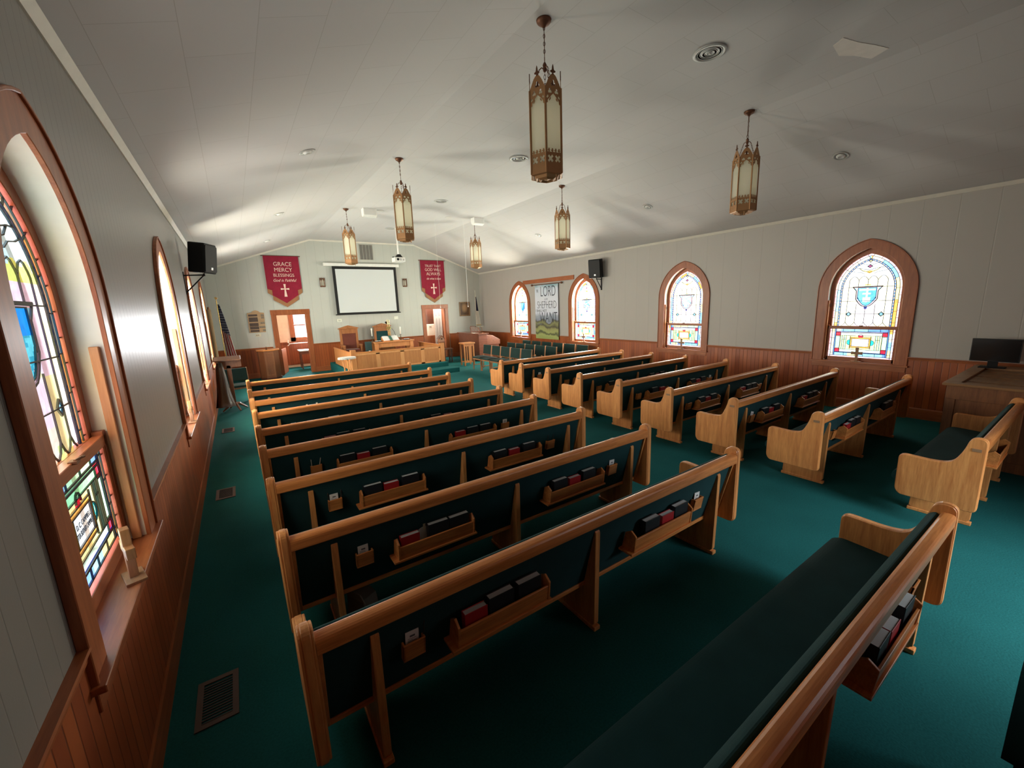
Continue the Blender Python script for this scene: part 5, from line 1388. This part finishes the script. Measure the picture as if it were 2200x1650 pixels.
# left front corner: flag, lectern, cabinet
def flag_mesh(H, r0, r1, colourf, nx=70, nz=70, folds=7, amp=.035):
    vs = []; fs = []; cols = []
    for j in range(nz + 1):
        t_ = j / nz; w_ = r0 + (r1 - r0) * t_ ** .8
        for i in range(nx + 1):
            s = i / nx; ph = s * folds * 2 * PI
            vs.append((s * w_ - .01, amp * (.4 + .6 * t_) * math.sin(ph) + .02 * math.sin(3 * t_), -H * t_ - .05 * s * t_ - .0 * t_))
    for j in range(nz):
        for i in range(nx):
            a = j * (nx + 1) + i; fs.append((a, a + 1, a + nx + 2, a + nx + 1)); cols.append(colourf((i + .5) / nx, (j + .5) / nz))
    me = bpy.data.meshes.new('flag_cloth'); me.from_pydata(vs, [], fs)
    ca = me.color_attributes.new('cloth_colour', 'FLOAT_COLOR', 'CORNER'); buf = []
    for c in cols: buf += [*c, 1.0] * 4
    ca.data.foreach_set('color', buf)
    for p in me.polygons: p.use_smooth = True
    return me
fm, nt, b = new_mat('flag_fabric'); at = N(nt, 'ShaderNodeAttribute', attribute_name='cloth_colour'); nt.links.new(at.outputs['Color'], b.inputs['Base Color']); b.inputs['Roughness'].default_value = .8
def us(s, t_):
    if t_ < .46 + .10 * s:
        gx, gz = (s * 7 + (int(t_ * 22) % 2) * .5) % 1 - .5, (t_ * 22) % 1 - .5
        return (.55, .55, .6) if gx * gx + gz * gz < .07 else (.012, .014, .06)
    return (.30, .015, .02) if int((s * 9 - t_ * 1.6) % 2) == 0 else (.50, .44, .40)
def chf(s, t_): return (.02, .015, .05) if (t_ < .50 and s > .30 - t_ * .2) and t_ > .02 + 0 * s else (.78, .76, .70)
t = thing('american_flag', 'American flag on a gilt pole in the front left corner', 'flag', (-.345, 15.1, 0))
MB().tube([(0, 0, .02), (0, 0, 2.62)], .014, 8).build('pole', gold, t)
MB().lathe([(0, 0), (.16, 0), (.15, .05), (.03, .09), (0, .09)], n=20).build('base', gold, t, smooth=True)
MB().prism([(-.05, 2.70), (-.02, 2.66), (0, 2.62), (.02, 2.66), (.06, 2.69), (.02, 2.70), (0, 2.73), (-.02, 2.71)], 'y', -.01, .01).build('eagle_finial', gold, t)
o = bpy.data.objects.new('flag_cloth', flag_mesh(1.64, .05, .30, us)); COL.objects.link(o); o.parent = t; o.data.materials.append(fm); o.location = (.01, 0, 2.50)
t = thing('christian_flag', 'white flag with dark blue corner on a pole, front right corner', 'flag', (8.98, 16.15, 0))
MB().tube([(0, 0, .02), (0, 0, 2.85)], .013, 8).build('pole', plain('pole_pale', (.6, .55, .45), .4), t)
MB().lathe([(0, 0), (.13, 0), (.12, .05), (.03, .08), (0, .08)], n=20).build('base', gold, t, smooth=True)
o = bpy.data.objects.new('flag_cloth', flag_mesh(1.25, .04, .22, chf, folds=5)); COL.objects.link(o); o.parent = t; o.data.materials.append(fm); o.location = (.0, 0, 2.60)
MB().box(-.01, .22, -.035, .035, 1.33, 1.36).build('gold_fringe', gold, t)
t = thing('rolled_screen', 'tall tan rolled fabric standing against left wall beside the flag', 'rolled cloth', (-.53, 14.1, 0))
MB().tube([(0, 0, .02), (0, 0, 2.35)], .05, 12).build('roll', plain('tan_cloth', (.24, .17, .09), .8), t)
MB().lathe([(0, 2.33), (.03, 2.34), (.03, 2.40), (0, 2.42)], n=10).build('end_knob', brass_dark, t)
dark_lectern = wood('dark_lectern', (.12, .04, .02), (.22, .085, .04), 'z')
t = thing('lectern', 'wooden lectern with wide flat top near the left wall', 'lectern', (-.24, 11.3, 0))
MB().prism([(-.16, 1.16), (.18, 1.22), (.18, 1.245), (-.16, 1.185)], 'x', -.27, .25).build('top_board', dark_lectern, t, bevel=.004)
mb = MB(); mb.box(-.03, .25, -.02, .02, 1.0, 1.17); mb.prism([(-.22, 1.17), (.22, 1.17), (.06, .98), (-.06, .98)], 'y', -.03, .03); mb.build('bracket', dark_lectern, t)
MB().prism([(-.035, .12), (.035, .12), (.045, 1.05), (-.045, 1.05)], 'y', -.03, .03).build('post', dark_lectern, t, bevel=.006)
mb = MB()
for a in (0, PI / 2, PI, 3 * PI / 2):
    c, s_ = math.cos(a + .4), math.sin(a + .4); mb.tube([(0, 0, .16), (.10 * c, .10 * s_, .14), (.20 * c, .20 * s_, .06), (.26 * c, .26 * s_, .015)], [.035, .03, .022, .015], 8)
mb.build('foot', dark_lectern, t)
t = thing('garment_bag', 'dark glossy garment bag hanging from the lectern', 'bag', (-.40, 11.06, 0))
vs = []; nn = 20; mb = MB()
for j in range(9):
    z = 1.14 - j * .125; w_ = .045 + .013 * j + .01 * math.sin(j * .9)
    for i in range(nn):
        a = 2 * PI * i / nn; r = w_ * (1 + .22 * math.sin(a * 6 + j * .25)); vs.append((r * math.cos(a) * 1.0, r * .55 * math.sin(a), z))
mb.add(vs, [(j * nn + i, j * nn + (i + 1) % nn, (j + 1) * nn + (i + 1) % nn, (j + 1) * nn + i) for j in range(8) for i in range(nn)] + [tuple(range(nn)), tuple(8 * nn + i for i in range(nn - 1, -1, -1))])
mb.build('bag_body', plain('brown_film', (.05, .032, .022), .4), t, smooth=True)
MB().tube([(0, .0, 1.13), (0, .02, 1.165)], .006, 6).build('hanger_hook', black_metal, t)
t = thing('pulpit_cabinet', 'bow-fronted panelled oak cabinet left of the vestry door', 'cabinet', (.82, 16.02, 0))
bow = [(-.30, .40), (-.30, -.05), (-.14, -.22), (.14, -.22), (.30, -.05), (.30, .40)]
MB().prism(bow, 'z', .06, .95).build('body', wood('cabinet_oak', (.15, .05, .02), (.23, .085, .035), 'z'), t, bevel=.004)
MB().prism([(p * 1.12, (q - .1) * 1.08 + .1) for p, q in bow], 'z', .955, 1.0).build('cabinet_top', oak_x, t, bevel=.008)
MB().prism([(p * 1.05, (q - .1) * 1.04 + .1) for p, q in bow], 'z', .0, .07).build('plinth', dark_wood, t, bevel=.004)
mb = MB(); mb.box(-.13, .13, -.228, -.22, .12, .16); mb.box(-.13, .13, -.228, -.22, .86, .90); mb.box(-.13, -.09, -.228, -.22, .16, .86); mb.box(.09, .13, -.228, -.22, .16, .86); mb.build('panel_frame', wood('cabinet_frame', (.15, .055, .022), (.26, .10, .04), 'z'), t, bevel=.003)
t = thing('brass_bell', 'tiny dark bell standing on the bow-fronted cabinet', 'bell', (.78, 15.98, 1.0))
MB().lathe([(0, 0), (.03, 0), (.018, .045), (.006, .05), (.006, .07), (.016, .085), (0, .10)], n=14).build('bell_body', brass_dark, t, smooth=True)

# floor registers
for i, (y, lab) in enumerate(((2.61, 'large floor register in the carpet nearest the camera'), (5.92, 'small floor register halfway along the carpet of the left aisle'), (9.32, 'floor register in the carpet near the front of the left aisle'))):
    t = thing('floor_register', lab, 'floor vent', (-.37, y, .001), group='floor registers along the left wall')
    mb = MB(); mb.box(-.10, .10, -.175, -.145, 0, .006); mb.box(-.10, .10, .145, .175, 0, .006); mb.box(-.10, -.07, -.145, .145, 0, .006); mb.box(.07, .10, -.145, .145, 0, .006)
    mb.build('register_frame', plain('register_brown', (.075, .045, .032), .6), t)
    mb = MB()
    for j in range(14): mb.box(-.07, .07, -.14 + j * .02, -.132 + j * .02, .0, .004)
    mb.build('louvre', plain('register_dark', (.035, .02, .015), .6), t)

# sound desk and monitor at the back right
t = thing('sound_desk', 'large panelled oak sound desk against the back of right wall', 'desk', (0, 0, 0))
cab = wood('desk_oak', (.15, .05, .018), (.27, .105, .036), 'z', rough=.5)
MB().box(7.31, 9.36, -1.0, 1.12, 0, .97).build('body', cab, t)
mb = MB(); x = 7.31
mb.box(x - .015, x, -1.0, 1.12, .80, .97); mb.box(x - .015, x, -1.0, 1.12, 0, .12)
for yy in (1.12, .62, .12, -.38, -.88): mb.box(x - .015, x, yy - .09, yy, .12, .80)
mb.build('panel_frame', cab, t, bevel=.003)
mb = MB(); mb.box(7.27, 7.42, -1.0, 1.16, .97, 1.0); mb.box(7.42, 9.36, 1.02, 1.16, .97, 1.0); mb.box(9.0, 9.36, -1.0, 1.02, .97, 1.0); mb.build('desk_top', wood('desk_top', (.20, .09, .035), (.36, .18, .07), 'y', rough=.4), t, bevel=.004)
mb = MB()
for i in range(6): mb.box(7.44 + .26 * i, 7.44 + .26 * i + .23, -1.0, 1.0, .972, .976 + .003 * (i % 2))
mb.build('lid_boards', wood('lid_boards', (.17, .075, .025), (.30, .145, .05), 'x', rough=.4), t)
t = thing('flat_monitor', 'black flat-screen monitor standing on the sound desk', 'monitor', (9.05, .97, 1.0))
m_ = T(0, 0, 0, -.02)
MB().box(-.02, .02, -.245, .235, .09, .42).build('screen_body', plain('monitor_black', (.006, .006, .007), .35), t, bevel=.005)
MB().box(-.023, -.0205, -.235, .225, .10, .41).build('screen', plain('screen_dark', (.003, .003, .004), .15), t)
mb = MB(); mb.box(-.01, .02, -.05, .05, .0, .12); mb.build('stand_neck', black_plastic, t)
MB().box(-.08, .10, -.13, .13, 0, .012).build('stand_foot', black_plastic, t, bevel=.004)
# dark chair near the camera
t = thing('stacking_chair', 'dark green padded chair cut off by the lower right corner', 'chair', (2.30, .0, 0))
MB().prism(fillet([(-.22, .46), (.24, .46), (.24, .86), (-.22, .86)], .05, 4), 'y', -.03, .03).build('backrest', pew_green, t)
MB().prism(fillet([(-.24, .0), (.24, 0), (.24, -.46), (-.24, -.46)], .05, 3), 'z', .40, .46).build('seat', pew_green, t)
for x in (-.22, .20):
    for y in (-.43, -.03): MB().box(x, x + .025, y, y + .025, 0, .42 if y < -.1 else .5).build('leg', black_metal, t)

# vestry seen through the left doorway
t = thing('vestry_desk', 'small dark desk under bright window in the vestry', 'desk', (2.25, 17.9, 0))
MB().box(-.32, .45, -.3, .3, .70, .74).build('desk_top', plain('desk_white_top', (.75, .73, .70), .35), t, bevel=.004)
mb = MB(); mb.box(-.28, .42, -.26, .26, .58, .70); mb.build('apron', piano_wood, t)
for x in (-.28, .36):
    for y in (-.26, .20): MB().tube([(x + .03, y + .03, 0), (x + .03, y + .03, .25), (x + .03, y + .03, .58)], [.018, .03, .024], 8).build('leg', piano_wood, t)
t = thing('desk_stool', 'white-seated low stool under the vestry desk', 'stool', (2.42, 17.35, 0))
MB().box(-.15, .15, -.15, .15, .36, .40).build('seat', white_plastic, t, bevel=.01)
for x in (-.13, .10):
    for y in (-.13, .10): MB().box(x, x + .03, y, y + .03, 0, .36).build('leg', piano_wood, t)
t = thing('grab_bar', 'white pipe grab bar along the vestry wainscot', 'rail', (1.80, 18.55, .97))
mb = MB(); mb.tube([(-.05, 0, 0), (1.2, 0, 0)], .018, 8); mb.tube([(-.1, .02, .14), (-.12, 0, .05), (-.05, .0, 0), (-.14, 0, -.08)], .02, 8); mb.tube([(.1, .1, .0), (.1, 0, 0)], .02, 8)
mb.build('pipe', white_plastic, t)
t = thing('vestry_door_leaf', 'dark wooden door leaf standing open in the vestry', 'door leaf', (DL[0] + .03, YF + .19, 0))
m_ = T(0, 0, 0, math.radians(76)); mb = MB(); mb.box(0, .86, -.02, .02, .01, .90); mb.v = [m_ @ Vector(p) for p in mb.v]; mb.build('lower_leaf', casing_wood, t)
for o in list(t.children): pass
# sacristy seen through the right doorway
t = thing('base_cabinet', 'brown wooden base cabinet just inside the right doorway', 'cabinet', (7.22, 17.45, 0))
MB().box(-.22, .22, -.2, .2, .0, .95).build('body', casing_wood, t, bevel=.005)
t = thing('cream_box', 'cream metal box with small handle seen through the right doorway', 'box', (7.22, 17.43, .95))
MB().box(-.20, .20, -.16, .16, .0, .51).build('body', plain('cream_metal', (.85, .74, .60), .4), t, bevel=.01)
MB().box(-.03, .08, -.175, -.16, .40, .42).build('handle', grey_metal, t)
t = thing('dark_cupboard', 'dark brown cupboard stacked above the cream box', 'cupboard', (7.24, 17.45, 1.46))
MB().box(-.18, .20, -.14, .14, 0, .95).build('body', dark_wood, t, bevel=.005)
t = thing('white_upright', 'narrow white upright board beside the dark cupboard', 'board', (6.94, 17.3, 0))
MB().box(-.035, .035, -.02, .02, 0, 2.3).build('board', white_plastic, t, bevel=.004)
t = thing('panelled_door_leaf', 'white panelled door leaf half open in the right doorway', 'door leaf', (7.53, 17.05, 0))
wd = plain('white_door', (.86, .78, .72), .35)
MB().box(-.18, .18, -.02, .02, .01, 2.12).build('leaf', wd, t, bevel=.004)
mb = MB()
for x in (-.10, .02, .08): mb.box(x, x + .014, -.024, -.02, 1.80, 1.98)
for x in (-.08, .05): mb.box(x, x + .014, -.024, -.02, .30, 1.70)
mb.build('groove_shade', plain('door_shadow_line', (.30, .25, .22), .6), t)  # raised dark strips paint the shade of the door's slots and grooves
t = thing('column_post', 'tall dark wooden post behind the white door leaf', 'post', (7.80, 17.25, 0)); MB().box(-.05, .05, -.05, .05, 0, 2.2).build('shaft', casing_wood, t)
print('objects', len(bpy.data.objects))
